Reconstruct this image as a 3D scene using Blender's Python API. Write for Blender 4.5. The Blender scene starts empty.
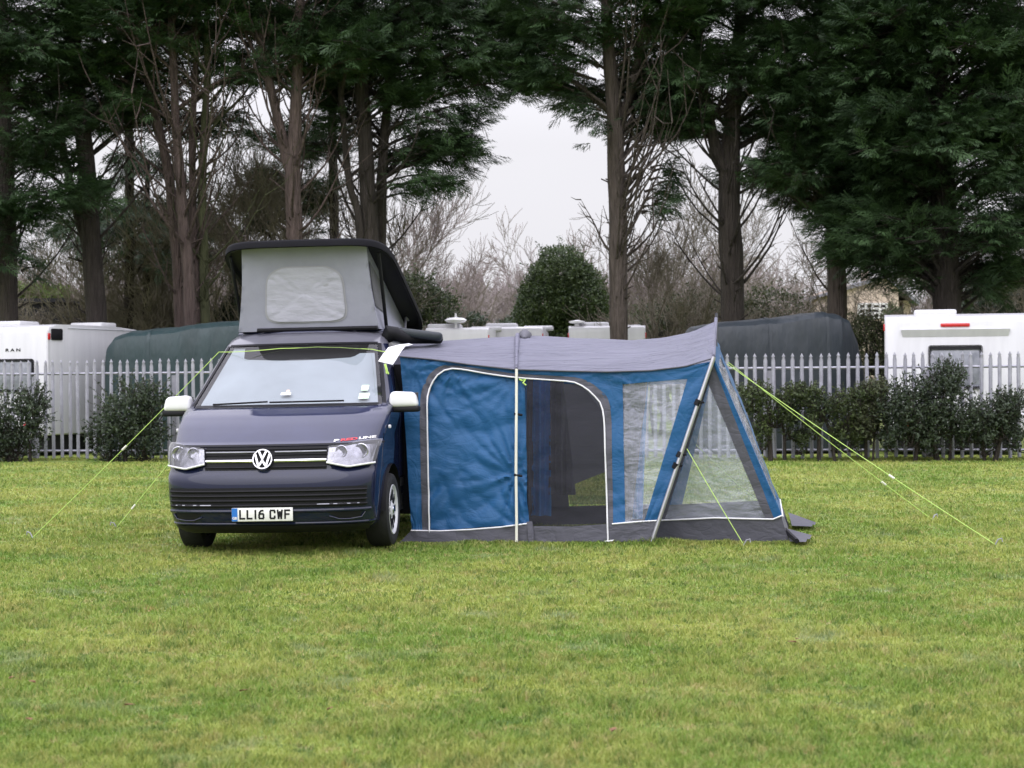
import bpy, bmesh, math, random
import numpy as np
from mathutils import Vector, Matrix, noise as mnoise

scene = bpy.context.scene
COL = scene.collection
R_ = math.radians

# ------------------------------------------------------------------ survey of the place
# the photograph was taken from 1.46 m above the lawn; bearings are turned into points with a distance
FPX, HC, ROLL, YH = 1800.0, 1.46, 0.007, 381.0


def unroll(x, y):
    return x - ROLL * (y - 384), y + ROLL * (x - 512)


def at(x, y, Y):
    x0, y0 = unroll(x, y)
    return Vector(((x0 - 512) * Y / FPX, Y, HC + (YH - y0) * Y / FPX))


def ground_at(x, y):
    x0, y0 = unroll(x, y)
    Y = HC * FPX / (y0 - YH)
    return Vector(((x0 - 512) * Y / FPX, Y, 0))


def ray(x, y):
    x0, y0 = unroll(x, y)
    return Vector(((x0 - 512) / FPX, 1.0, (YH - y0) / FPX))


def on_plane(x, y, P, n):
    d = ray(x, y)
    o = Vector((0, 0, HC))
    return o + d * ((P - o).dot(n) / d.dot(n))


# ------------------------------------------------------------------ objects
def tag(o, label=None, cat=None, group=None, kind=None):
    if label: o['label'] = label
    if cat: o['category'] = cat
    if group: o['group'] = group
    if kind: o['kind'] = kind
    return o


def empty(name, loc, label=None, cat=None, group=None, rot=None):
    o = bpy.data.objects.new(name, None)
    COL.objects.link(o)
    o.location = loc
    if rot is not None: o.rotation_euler = rot
    o.empty_display_size = 0.2
    return tag(o, label, cat, group)


def root_of(o):
    while o.parent is not None: o = o.parent
    return o


def link(name, me, parent=None, loc=None):
    o = bpy.data.objects.new(name, me)
    COL.objects.link(o)
    if parent is not None: o.parent = parent
    if loc is not None: o.location = loc
    return o


def copy_tree(o, parent=None):
    c = o.copy()
    COL.objects.link(c)
    if parent is not None: c.parent = parent
    for ch in o.children: copy_tree(ch, c)
    return c


class MB:
    """collects faces and links them as ONE mesh object"""

    def __init__(s):
        s.v, s.f = [], []

    def pt(s, p):
        s.v.append(tuple(p)); return len(s.v) - 1

    def face(s, pts):
        b = len(s.v)
        s.v += [tuple(p) for p in pts]
        s.f.append(tuple(range(b, b + len(pts))))
        return s

    def grid(s, rows, close=False):
        b = len(s.v); n = len(rows[0])
        for r in rows: s.v += [tuple(p) for p in r]
        for i in range(len(rows) - 1):
            for j in range(n if close else n - 1):
                k = (j + 1) % n
                s.f.append((b + i * n + j, b + i * n + k, b + (i + 1) * n + k, b + (i + 1) * n + j))
        return s

    def box(s, x0, x1, y0, y1, z0, z1, M=None):
        c = [(x, y, z) for z in (z0, z1) for y in (y0, y1) for x in (x0, x1)]
        if M is not None: c = [tuple(M @ Vector(p)) for p in c]
        b = len(s.v); s.v += c
        for q in ((0, 2, 3, 1), (4, 5, 7, 6), (0, 1, 5, 4), (2, 6, 7, 3), (0, 4, 6, 2), (1, 3, 7, 5)):
            s.f.append(tuple(b + i for i in q))
        return s

    def rbox(s, x0, x1, y0, y1, z0, z1, r=.03, seg=3, M=None):
        bm = bmesh.new()
        bmesh.ops.create_cube(bm, size=1)
        for v in bm.verts:
            v.co = Vector(((x0 + x1) / 2 + v.co.x * (x1 - x0), (y0 + y1) / 2 + v.co.y * (y1 - y0), (z0 + z1) / 2 + v.co.z * (z1 - z0)))
        bmesh.ops.bevel(bm, geom=bm.edges[:], offset=r, segments=seg, profile=.5, affect='EDGES')
        return s.take(bm, M)

    def take(s, bm, M=None):
        b = len(s.v)
        bm.verts.index_update()
        s.v += [tuple(M @ v.co) if M is not None else tuple(v.co) for v in bm.verts]
        s.f += [tuple(b + v.index for v in f.verts) for f in bm.faces]
        bm.free()
        return s

    def tube(s, pts, r, sides=6, cap=True):
        pts = [Vector(p) for p in pts]
        n = len(pts)
        rr = r if isinstance(r, (list, tuple)) else [r] * n
        rows = []; up = None
        for i in range(n):
            t = (pts[min(i + 1, n - 1)] - pts[max(i - 1, 0)]).normalized()
            if up is None:
                up = Vector((0, 0, 1)) if abs(t.z) < .9 else Vector((1, 0, 0))
            a = t.cross(up)
            if a.length < 1e-4: a = t.cross(Vector((0, 1, .3)))
            a.normalize(); c = a.cross(t); up = c
            rows.append([pts[i] + (a * math.cos(2 * math.pi * k / sides) + c * math.sin(2 * math.pi * k / sides)) * rr[i] for k in range(sides)])
        b = len(s.v)
        s.grid(rows, close=True)
        if cap:
            s.f.append(tuple(b + k for k in range(sides))[::-1])
            s.f.append(tuple(b + (n - 1) * sides + k for k in range(sides)))
        return s

    def lathe_x(s, prof, cx, cy, cz, n=32):
        rows = [[(cx + px, cy + pr * math.cos(2 * math.pi * k / n), cz + pr * math.sin(2 * math.pi * k / n)) for k in range(n)] for px, pr in prof]
        return s.grid(rows, close=True)

    def prism(s, poly, d):
        """poly: list of 3D points, d: extrude vector"""
        d = Vector(d); n = len(poly); b = len(s.v)
        s.v += [tuple(p) for p in poly] + [tuple(Vector(p) + d) for p in poly]
        s.f.append(tuple(range(b, b + n))); s.f.append(tuple(range(b + n, b + 2 * n))[::-1])
        for i in range(n):
            j = (i + 1) % n
            s.f.append((b + i, b + n + i, b + n + j, b + j))
        return s

    def build(s, name, mat, parent=None, world=True, smooth=True, loc=None, recalc=True, angle=40):
        o0 = Vector((0, 0, 0))
        if parent is not None and world: o0 = root_of(parent).location.copy()
        elif loc is not None: o0 = Vector(loc)
        me = bpy.data.meshes.new(name)
        me.from_pydata([(v[0] - o0.x, v[1] - o0.y, v[2] - o0.z) for v in s.v], [], s.f)
        bm = bmesh.new(); bm.from_mesh(me)
        bmesh.ops.remove_doubles(bm, verts=bm.verts, dist=1e-5)
        if recalc: bmesh.ops.recalc_face_normals(bm, faces=bm.faces)
        bm.to_mesh(me); bm.free()
        if smooth:
            me.polygons.foreach_set('use_smooth', [True] * len(me.polygons))
            try: me.set_sharp_from_angle(angle=R_(angle))
            except Exception: pass
        me.materials.append(mat)
        return link(name, me, parent, loc if parent is None else None)


def np_mesh(name, V, Fc, mat, parent=None, loc=None, attr=None, world=True, smooth=False):
    V = np.asarray(V, np.float32); Fc = np.asarray(Fc, np.int32)
    o0 = np.zeros(3, np.float32)
    if parent is not None and world: o0 = np.array(root_of(parent).location, np.float32)
    elif loc is not None: o0 = np.array(loc, np.float32)
    me = bpy.data.meshes.new(name)
    k = Fc.shape[1]
    me.vertices.add(len(V)); me.vertices.foreach_set('co', (V - o0).ravel())
    me.loops.add(Fc.size); me.loops.foreach_set('vertex_index', Fc.ravel())
    me.polygons.add(len(Fc)); me.polygons.foreach_set('loop_start', np.arange(0, Fc.size, k, dtype=np.int32))
    if smooth: me.polygons.foreach_set('use_smooth', np.ones(len(Fc), bool))
    me.update(calc_edges=True)
    if attr is not None:
        a = me.attributes.new('tint', 'FLOAT', 'POINT'); a.data.foreach_set('value', np.asarray(attr, np.float32))
    me.materials.append(mat)
    return link(name, me, parent, loc if parent is None else None)


def resample(poly, n):
    poly = [Vector(p) for p in poly]
    L = [0]
    for a, b in zip(poly, poly[1:]): L.append(L[-1] + (b - a).length)
    out = []
    for i in range(n):
        t = L[-1] * i / (n - 1); j = 0
        while j < len(L) - 2 and L[j + 1] < t: j += 1
        f = (t - L[j]) / max(L[j + 1] - L[j], 1e-9)
        out.append(poly[j].lerp(poly[j + 1], min(f, 1)))
    return out


def smooth_poly(poly, n=4):
    """catmull-rom through the points"""
    P = [Vector(p) for p in poly]; out = []
    for i in range(len(P) - 1):
        a, b, c, d = P[max(i - 1, 0)], P[i], P[i + 1], P[min(i + 2, len(P) - 1)]
        for k in range(n):
            t = k / n
            out.append(.5 * ((2 * b) + (c - a) * t + (2 * a - 5 * b + 4 * c - d) * t * t + (3 * b - a - 3 * c + d) * t ** 3))
    out.append(P[-1])
    return out


# ------------------------------------------------------------------ materials
def nodes(name):
    m = bpy.data.materials.new(name); m.use_nodes = True
    nt = m.node_tree; nt.nodes.clear()
    out = nt.nodes.new('ShaderNodeOutputMaterial')
    return m, nt, out


def N(nt, t, **kw):
    n = nt.nodes.new(t)
    for k, v in kw.items():
        if k.startswith('i_'):
            n.inputs[k[2:].replace('_', ' ')].default_value = v
        elif isinstance(k, str) and hasattr(n, k): setattr(n, k, v)
    return n


def rgb(c): return (c[0], c[1], c[2], 1)


def mat(name, base, rough=.6, metal=0., var=.15, vscale=6., bump=0., bscale=60., coat=0., coat_r=.05, stretch=None, base2=None, spec=.5, bdist=.01, sheen=0, coord='Object', detail=4):
    m, nt, out = nodes(name)
    L = nt.links.new
    p = nt.nodes.new('ShaderNodeBsdfPrincipled')
    p.inputs['Roughness'].default_value = rough
    p.inputs['Metallic'].default_value = metal
    p.inputs['Specular IOR Level'].default_value = spec
    p.inputs['Coat Weight'].default_value = coat
    p.inputs['Coat Roughness'].default_value = coat_r
    if sheen: p.inputs['Sheen Weight'].default_value = sheen
    tc = nt.nodes.new('ShaderNodeTexCoord')
    mp = nt.nodes.new('ShaderNodeMapping')
    L(tc.outputs[coord], mp.inputs['Vector'])
    if stretch: mp.inputs['Scale'].default_value = stretch
    nz = nt.nodes.new('ShaderNodeTexNoise'); nz.inputs['Scale'].default_value = vscale
    nz.inputs['Detail'].default_value = detail; nz.inputs['Roughness'].default_value = .6
    L(mp.outputs[0], nz.inputs['Vector'])
    mr = nt.nodes.new('ShaderNodeMapRange'); mr.inputs['From Min'].default_value = .3; mr.inputs['From Max'].default_value = .7
    L(nz.outputs[0], mr.inputs['Value'])
    mx = nt.nodes.new('ShaderNodeMix'); mx.data_type = 'RGBA'
    b2 = base2 if base2 else [c * (1 + var) for c in base]
    b1 = base if base2 else [c * (1 - var) for c in base]
    mx.inputs['A'].default_value = rgb(b1); mx.inputs['B'].default_value = rgb(b2)
    L(mr.outputs[0], mx.inputs['Factor']); L(mx.outputs['Result'], p.inputs['Base Color'])
    if bump:
        nb = nt.nodes.new('ShaderNodeTexNoise'); nb.inputs['Scale'].default_value = bscale; nb.inputs['Detail'].default_value = 3
        L(mp.outputs[0], nb.inputs['Vector'])
        bp = nt.nodes.new('ShaderNodeBump'); bp.inputs['Strength'].default_value = bump; bp.inputs['Distance'].default_value = bdist
        L(nb.outputs[0], bp.inputs['Height']); L(bp.outputs[0], p.inputs['Normal'])
        if coat: L(bp.outputs[0], p.inputs['Coat Normal'])
    L(p.outputs[0], out.inputs[0])
    return m


def leaf_mat(name, c1, c2, rough=.55, trans=.25, scale=1.3):
    """foliage: tint attribute runs between two leaf colours, slow noise between clumps"""
    m, nt, out = nodes(name); L = nt.links.new
    at_ = nt.nodes.new('ShaderNodeAttribute'); at_.attribute_name = 'tint'
    g = nt.nodes.new('ShaderNodeNewGeometry')
    nz = nt.nodes.new('ShaderNodeTexNoise'); nz.inputs['Scale'].default_value = scale; nz.inputs['Detail'].default_value = 2
    L(g.outputs['Position'], nz.inputs['Vector'])
    ad = nt.nodes.new('ShaderNodeMath'); ad.operation = 'MULTIPLY_ADD'; ad.inputs[1].default_value = .9; ad.inputs[2].default_value = -.45
    L(nz.outputs[0], ad.inputs[0])
    a2 = nt.nodes.new('ShaderNodeMath'); a2.operation = 'ADD'; a2.use_clamp = True
    L(ad.outputs[0], a2.inputs[0]); L(at_.outputs['Fac'], a2.inputs[1])
    mx = nt.nodes.new('ShaderNodeMix'); mx.data_type = 'RGBA'
    mx.inputs['A'].default_value = rgb(c1); mx.inputs['B'].default_value = rgb(c2)
    L(a2.outputs[0], mx.inputs['Factor'])
    p = nt.nodes.new('ShaderNodeBsdfPrincipled'); p.inputs['Roughness'].default_value = rough; p.inputs['Specular IOR Level'].default_value = .35
    tr = nt.nodes.new('ShaderNodeBsdfTranslucent')
    L(mx.outputs['Result'], p.inputs['Base Color']); L(mx.outputs['Result'], tr.inputs['Color'])
    ms = nt.nodes.new('ShaderNodeMixShader'); ms.inputs[0].default_value = trans
    L(p.outputs[0], ms.inputs[1]); L(tr.outputs[0], ms.inputs[2]); L(ms.outputs[0], out.inputs[0])
    return m


def film_mat(name, tint, body, opac, rough=.12, bump=0., bscale=20., gloss=1.0, stretch=None, bdist=.02):
    """a thin transparent sheet: part clear, part coloured cloth, with a surface reflection"""
    m, nt, out = nodes(name); L = nt.links.new
    t = nt.nodes.new('ShaderNodeBsdfTransparent'); t.inputs[0].default_value = rgb(tint)
    d = nt.nodes.new('ShaderNodeBsdfDiffuse'); d.inputs[0].default_value = rgb(body)
    ms = nt.nodes.new('ShaderNodeMixShader'); ms.inputs[0].default_value = opac
    L(t.outputs[0], ms.inputs[1]); L(d.outputs[0], ms.inputs[2])
    g = nt.nodes.new('ShaderNodeBsdfGlossy'); g.inputs['Roughness'].default_value = rough
    fr = nt.nodes.new('ShaderNodeFresnel'); fr.inputs[0].default_value = 1.45
    sc = nt.nodes.new('ShaderNodeMath'); sc.operation = 'MULTIPLY'; sc.inputs[1].default_value = gloss
    L(fr.outputs[0], sc.inputs[0])
    m2 = nt.nodes.new('ShaderNodeMixShader')
    L(sc.outputs[0], m2.inputs[0]); L(ms.outputs[0], m2.inputs[1]); L(g.outputs[0], m2.inputs[2])
    if bump:
        tc = nt.nodes.new('ShaderNodeTexCoord'); mp = nt.nodes.new('ShaderNodeMapping'); L(tc.outputs['Object'], mp.inputs[0])
        if stretch: mp.inputs['Scale'].default_value = stretch
        nb = nt.nodes.new('ShaderNodeTexNoise'); nb.inputs['Scale'].default_value = bscale; nb.inputs['Detail'].default_value = 3
        nb.inputs['Distortion'].default_value = .35
        L(mp.outputs[0], nb.inputs['Vector'])
        bp = nt.nodes.new('ShaderNodeBump'); bp.inputs['Strength'].default_value = bump; bp.inputs['Distance'].default_value = bdist
        L(nb.outputs[0], bp.inputs['Height'])
        for n_ in (d, g, fr): L(bp.outputs[0], n_.inputs['Normal'])
    L(m2.outputs[0], out.inputs[0])
    return m


def cloth_mat(name, base, rough=.6, trans=.3, bump=.5, scale=4., stretch=(1, 1, 3), bdist=.03, fold=1.5):
    """light nylon: creases from a ridged, warped noise; some daylight comes through"""
    m, nt, out = nodes(name); L = nt.links.new
    p = nt.nodes.new('ShaderNodeBsdfPrincipled'); p.inputs['Roughness'].default_value = rough; p.inputs['Specular IOR Level'].default_value = .4
    p.inputs['Sheen Weight'].default_value = .1
    tc = nt.nodes.new('ShaderNodeTexCoord'); mp = nt.nodes.new('ShaderNodeMapping'); L(tc.outputs['Object'], mp.inputs[0])
    mp.inputs['Scale'].default_value = stretch; mp.inputs['Rotation'].default_value = (0, .35, 0)
    hs = []
    for sc, k in ((scale, 1.), (scale * 2.7, .45), (scale * .55, 1.2)):
        n = nt.nodes.new('ShaderNodeTexNoise'); n.inputs['Scale'].default_value = sc; n.inputs['Detail'].default_value = 2; n.inputs['Distortion'].default_value = fold
        L(mp.outputs[0], n.inputs['Vector'])
        a = nt.nodes.new('ShaderNodeMath'); a.operation = 'SUBTRACT'; a.inputs[1].default_value = .5; L(n.outputs[0], a.inputs[0])
        b = nt.nodes.new('ShaderNodeMath'); b.operation = 'ABSOLUTE'; L(a.outputs[0], b.inputs[0])
        c = nt.nodes.new('ShaderNodeMath'); c.operation = 'POWER'; c.inputs[1].default_value = .6; L(b.outputs[0], c.inputs[0])
        d = nt.nodes.new('ShaderNodeMath'); d.operation = 'MULTIPLY'; d.inputs[1].default_value = k; L(c.outputs[0], d.inputs[0])
        hs.append(d.outputs[0])
    s = hs[0]
    for h in hs[1:]:
        a = nt.nodes.new('ShaderNodeMath'); a.operation = 'ADD'; L(s, a.inputs[0]); L(h, a.inputs[1]); s = a.outputs[0]
    bp = nt.nodes.new('ShaderNodeBump'); bp.inputs['Strength'].default_value = bump; bp.inputs['Distance'].default_value = bdist
    L(s, bp.inputs['Height']); L(bp.outputs[0], p.inputs['Normal'])
    nz = nt.nodes.new('ShaderNodeTexNoise'); nz.inputs['Scale'].default_value = 2; nz.inputs['Detail'].default_value = 3; L(tc.outputs['Object'], nz.inputs['Vector'])
    mx = nt.nodes.new('ShaderNodeMix'); mx.data_type = 'RGBA'; L(nz.outputs[0], mx.inputs['Factor'])
    mx.inputs['A'].default_value = rgb([c * .88 for c in base]); mx.inputs['B'].default_value = rgb([c * 1.12 for c in base])
    L(mx.outputs['Result'], p.inputs['Base Color'])
    tr = nt.nodes.new('ShaderNodeBsdfTranslucent'); L(mx.outputs['Result'], tr.inputs[0]); L(bp.outputs[0], tr.inputs['Normal'])
    ms = nt.nodes.new('ShaderNodeMixShader'); ms.inputs[0].default_value = trans
    L(p.outputs[0], ms.inputs[1]); L(tr.outputs[0], ms.inputs[2]); L(ms.outputs[0], out.inputs[0])
    return m


M = {}
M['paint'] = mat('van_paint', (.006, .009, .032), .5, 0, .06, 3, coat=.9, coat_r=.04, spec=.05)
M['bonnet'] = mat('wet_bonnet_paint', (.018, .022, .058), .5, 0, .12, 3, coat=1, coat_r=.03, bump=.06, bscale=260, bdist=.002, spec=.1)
M['black'] = mat('black_plastic', (.009, .009, .011), .6, 0, .1, spec=.25)
M['rubber'] = mat('tyre_rubber', (.014, .014, .015), .8, 0, .25, 20, bump=.3, bscale=80)
M['chrome'] = mat('chrome', (.75, .75, .78), .12, 1, .03)
M['silver'] = mat('silver_wheel', (.72, .72, .74), .35, .15, .05)
M['lamp'] = mat('lamp_reflector', (.50, .50, .54), .22, .85, .25, 18, bump=.25, bscale=12, bdist=.02)
M['whitepaint'] = mat('white_gloss', (.80, .80, .80), .25, 0, .02, coat=.3)
M['plate'] = mat('white_plate', (.78, .78, .74), .35, 0, .02)
M['plateblue'] = mat('plate_blue', (.02, .16, .52), .35, 0, .02)
M['ink'] = mat('black_ink', (.007, .007, .009), .55, 0, .02, spec=.2)
M['red'] = mat('red_decal', (.55, .03, .04), .35, 0, .02)
M['redlamp'] = mat('red_lens', (.50, .012, .015), .2, 0, .05, coat=.5)
M['skysheen'] = mat('windscreen_sky_sheen', (.46, .51, .545), .7, 0, .10, 2.5, bump=.2, bscale=4, bdist=.02)  # sky reflection of the windscreen, put into the colour of a sheet
M['interior'] = mat('dark_interior', (.012, .012, .014), .8, 0, .1)
M['glass'] = film_mat('windscreen_glass', (.90, .92, .93), (.6, .6, .6), .03, .02, gloss=1.0)
M['darkglass'] = mat('dark_window_glass', (.008, .010, .012), .06, 0, .05, spec=.6)
M['canvas'] = mat('grey_canvas', (.285, .29, .345), .85, 0, .04, 9, bump=.25, bscale=7, bdist=.02)
M['canvaswin'] = mat('rolled_window_fabric', (.40, .40, .46), .7, 0, .05, 7, bump=.5, bscale=8, bdist=.02, stretch=(1, 1, 2.5))
M['canvasmesh'] = mat('grey_mesh_window', (.12, .12, .13), .8, 0, .08)
M['lid'] = mat('pop_top_lid', (.006, .006, .008), .7, 0, .1, spec=.12)
M['lidunder'] = mat('lid_lining', (.011, .011, .013), .8, 0, .1)
M['blue'] = cloth_mat('blue_nylon', (.016, .112, .275), .5, .25, .22, 1.8, (1.4, 1, 2.4), .03, 2.2)
M['grey'] = cloth_mat('charcoal_nylon', (.098, .098, .120), .55, .2, .4, 2.5, (1, 1, 2.), .02)
M['roofgrey'] = cloth_mat('grey_roof_nylon', (.31, .31, .395), .6, .5, .8, 1.5, (.45, 2.6, 2.6), .05)
M['piping'] = mat('white_piping', (.78, .78, .80), .6, 0, .03)
M['clear'] = film_mat('clear_window_film', (.93, .95, .97), (.60, .63, .72), .29, .18, bump=.8, bscale=4.5, gloss=.8, bdist=.05, stretch=(1.5, 1, 2.5))
M['mesh'] = film_mat('black_insect_mesh', (.72, .72, .74), (.055, .055, .063), .40, .5, gloss=.0)
M['pole'] = mat('steel_pole', (.42, .42, .44), .3, .7, .06)
M['polewhite'] = mat('fibreglass_pole', (.70, .70, .60), .4, 0, .08, 3)
M['cord'] = mat('fluorescent_cord', (.50, .72, .17), .6, 0, .05)
M['galv'] = mat('galvanised_steel', (.33, .33, .375), .5, .2, .16, 7, bump=.1, bscale=60)
M['caravan'] = mat('caravan_white', (.56, .56, .575), .35, 0, .05, 1.5, coat=.2, stretch=(3, 3, .35), base2=(.645, .645, .66))
M['caravantrim'] = mat('caravan_groove', (.48, .49, .52), .4, 0, .03)
M['tarpgreen'] = mat('green_cover', (.014, .034, .036), .5, 0, .14, 1.4, bump=.7, bscale=2.6, bdist=.08, stretch=(1.8, 1, .5))
M['tarpdark'] = mat('dark_cover', (.015, .022, .028), .5, 0, .14, 1.2, bump=.7, bscale=2.2, bdist=.08, stretch=(1.6, 1, .5))
M['bark'] = mat('grey_brown_bark', (.050, .038, .031), .9, 0, .3, 7, bump=.9, bscale=11, bdist=.14, stretch=(2.5, 2.5, .25), base2=(.115, .092, .079))
M['barkred'] = mat('red_brown_bark', (.054, .037, .032), .9, 0, .3, 7, bump=.9, bscale=11, bdist=.14, stretch=(2.5, 2.5, .25), base2=(.122, .088, .077))
M['barkdark'] = mat('dark_bark', (.026, .020, .016), .9, 0, .3, 7, bump=.9, bscale=11, bdist=.14, stretch=(2.5, 2.5, .25), base2=(.058, .047, .040))
M['barkmoss'] = mat('mossy_bark', (.038, .042, .018), .9, 0, .3, 5, bump=.9, bscale=14, bdist=.05, stretch=(2.5, 2.5, .25), base2=(.080, .086, .038))
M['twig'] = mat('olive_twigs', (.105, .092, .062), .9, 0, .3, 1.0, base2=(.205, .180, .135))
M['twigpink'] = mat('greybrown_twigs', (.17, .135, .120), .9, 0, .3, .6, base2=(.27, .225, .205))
M['twigfar'] = mat('hazed_twigs', (.185, .150, .140), .9, 0, .2, .15, base2=(.285, .245, .235))  # paled for distance: the haze is put into the twig colour
M['cypress'] = leaf_mat('cypress_foliage', (.013, .029, .013), (.075, .138, .048), trans=.2, scale=.9)
M['hedge'] = leaf_mat('hedge_leaf', (.020, .030, .020), (.075, .105, .055), rough=.4)
M['holly'] = leaf_mat('holly_leaf', (.022, .040, .018), (.100, .130, .042), rough=.45)
M['laurel'] = leaf_mat('laurel_leaf', (.018, .036, .013), (.082, .118, .034), rough=.45)
M['curtainblue'] = cloth_mat('blue_curtain', (.08, .34, .75), .6, .3, .3, 2)
M['curtaingrey'] = cloth_mat('grey_curtain', (.16, .16, .19), .6, .3, .3, 2)
M['roofedge'] = mat('sky_sheen_roof_edge', (.115, .115, .14), .3, 0, .05, coat=.5)  # lighter than the body paint: wet sky reflection put into the colour
M['ivy'] = leaf_mat('ivy_leaf', (.030, .038, .020), (.11, .13, .055), rough=.5)
M['brightleaf'] = leaf_mat('bright_hedge_leaf', (.06, .10, .02), (.16, .22, .05), rough=.5)
M['brick'] = mat('buff_brick', (.50, .40, .32), .85, 0, .12, 9, base2=(.62, .52, .43))
M['slate'] = mat('roof_slate', (.20, .20, .225), .7, 0, .15, 4)
M['render'] = mat('white_render', (.75, .74, .72), .8, 0, .04)
M['shed'] = mat('black_shed_boards', (.018, .019, .021), .8, 0, .2, 5)
M['deadleaf'] = mat('dead_leaf', (.16, .075, .03), .8, 0, .25, 40)
# ------------------------------------------------------------------ ground and grass
def lawn_material(name, blade):
    m, nt, out = nodes(name); L = nt.links.new
    g = nt.nodes.new('ShaderNodeNewGeometry')
    sep = nt.nodes.new('ShaderNodeSeparateXYZ'); L(g.outputs['Position'], sep.inputs[0])
    cmb = nt.nodes.new('ShaderNodeCombineXYZ'); L(sep.outputs[0], cmb.inputs[0]); L(sep.outputs[1], cmb.inputs[1])

    def noise(scale, det, rough=.6):
        n = nt.nodes.new('ShaderNodeTexNoise'); n.inputs['Scale'].default_value = scale; n.inputs['Detail'].default_value = det
        n.inputs['Roughness'].default_value = rough
        L(cmb.outputs[0], n.inputs['Vector']); return n.outputs[0]

    def ramp(src, a, b):
        r = nt.nodes.new('ShaderNodeMapRange'); r.inputs['From Min'].default_value = a; r.inputs['From Max'].default_value = b
        L(src, r.inputs['Value']); return r.outputs[0]

    def mix(f, A, B):
        x = nt.nodes.new('ShaderNodeMix'); x.data_type = 'RGBA'
        L(f, x.inputs['Factor'])
        for k, s in (('A', A), ('B', B)):
            if isinstance(s, tuple): x.inputs[k].default_value = rgb(s)
            else: L(s, x.inputs[k])
        return x.outputs['Result']
    c = mix(ramp(noise(.55, 4), .40, .60), (.180, .295, .044), (.355, .405, .092))      # green to yellow green
    c = mix(ramp(noise(2.3, 4), .52, .72), c, (.340, .310, .100))                        # dry thatch
    c = mix(ramp(noise(5.5, 3), .54, .66), c, (.095, .165, .036))                        # lush tufts
    c = mix(ramp(noise(13., 3), .53, .64), c, (.090, .165, .030))                       # small dark tufts
    c = mix(ramp(noise(10., 3), .55, .68), c, (.42, .36, .16))                           # bleached straw
    c = mix(ramp(noise(3.6, 4), .66, .76), c, (.36, .20, .085))                           # brown worn spots
    c = mix(ramp(noise(1.4, 3), .60, .74), c, (.26, .315, .175))                         # pale blue green
    if blade:
        a = nt.nodes.new('ShaderNodeAttribute'); a.attribute_name = 'tint'
        c = mix(ramp(a.outputs['Fac'], .35, 1.35), c, (.36, .360, .12))
        a3 = ramp(a.outputs['Fac'], .35, -.5)
        c = mix(a3, c, (.105, .175, .030))
    p = nt.nodes.new('ShaderNodeBsdfPrincipled'); p.inputs['Roughness'].default_value = .65; p.inputs['Specular IOR Level'].default_value = .25
    L(c, p.inputs['Base Color'])
    if blade:
        tr = nt.nodes.new('ShaderNodeBsdfTranslucent'); L(c, tr.inputs[0])
        ms = nt.nodes.new('ShaderNodeMixShader'); ms.inputs[0].default_value = .3
        L(p.outputs[0], ms.inputs[1]); L(tr.outputs[0], ms.inputs[2]); L(ms.outputs[0], out.inputs[0])
    else:
        dk = nt.nodes.new('ShaderNodeMix'); dk.data_type = 'RGBA'; dk.blend_type = 'MULTIPLY'; dk.inputs['Factor'].default_value = 1; dk.inputs['B'].default_value = (.90, .92, .84, 1)
        L(c, dk.inputs['A']); L(dk.outputs['Result'], p.inputs['Base Color'])
        nb = noise(45, 4, .7)
        bp = nt.nodes.new('ShaderNodeBump'); bp.inputs['Strength'].default_value = .9; bp.inputs['Distance'].default_value = .03
        L(nb, bp.inputs['Height']); L(bp.outputs[0], p.inputs['Normal'])
        L(p.outputs[0], out.inputs[0])
    return m


M['lawn'] = lawn_material('lawn_soil', False)
M['blade'] = lawn_material('lawn_blades', True)

mb = MB()
mb.face([(-500, -20, 0), (500, -20, 0), (500, 900, 0), (-500, 900, 0)])
tag(mb.build('ground', M['lawn'], smooth=False), kind='structure')


def vnoise(x, y, s, seed):
    """numpy value noise in 0..1"""
    rs = np.random.RandomState(seed); T = rs.rand(256, 256)
    x = x * s + 1000; y = y * s + 1000
    xi = np.floor(x).astype(int); yi = np.floor(y).astype(int)
    fx = x - xi; fy = y - yi; fx = fx * fx * (3 - 2 * fx); fy = fy * fy * (3 - 2 * fy)
    a = T[xi % 256, yi % 256]; b = T[(xi + 1) % 256, yi % 256]; c = T[xi % 256, (yi + 1) % 256]; d = T[(xi + 1) % 256, (yi + 1) % 256]
    return (a * (1 - fx) + b * fx) * (1 - fy) + (c * (1 - fx) + d * fx) * fy


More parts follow.
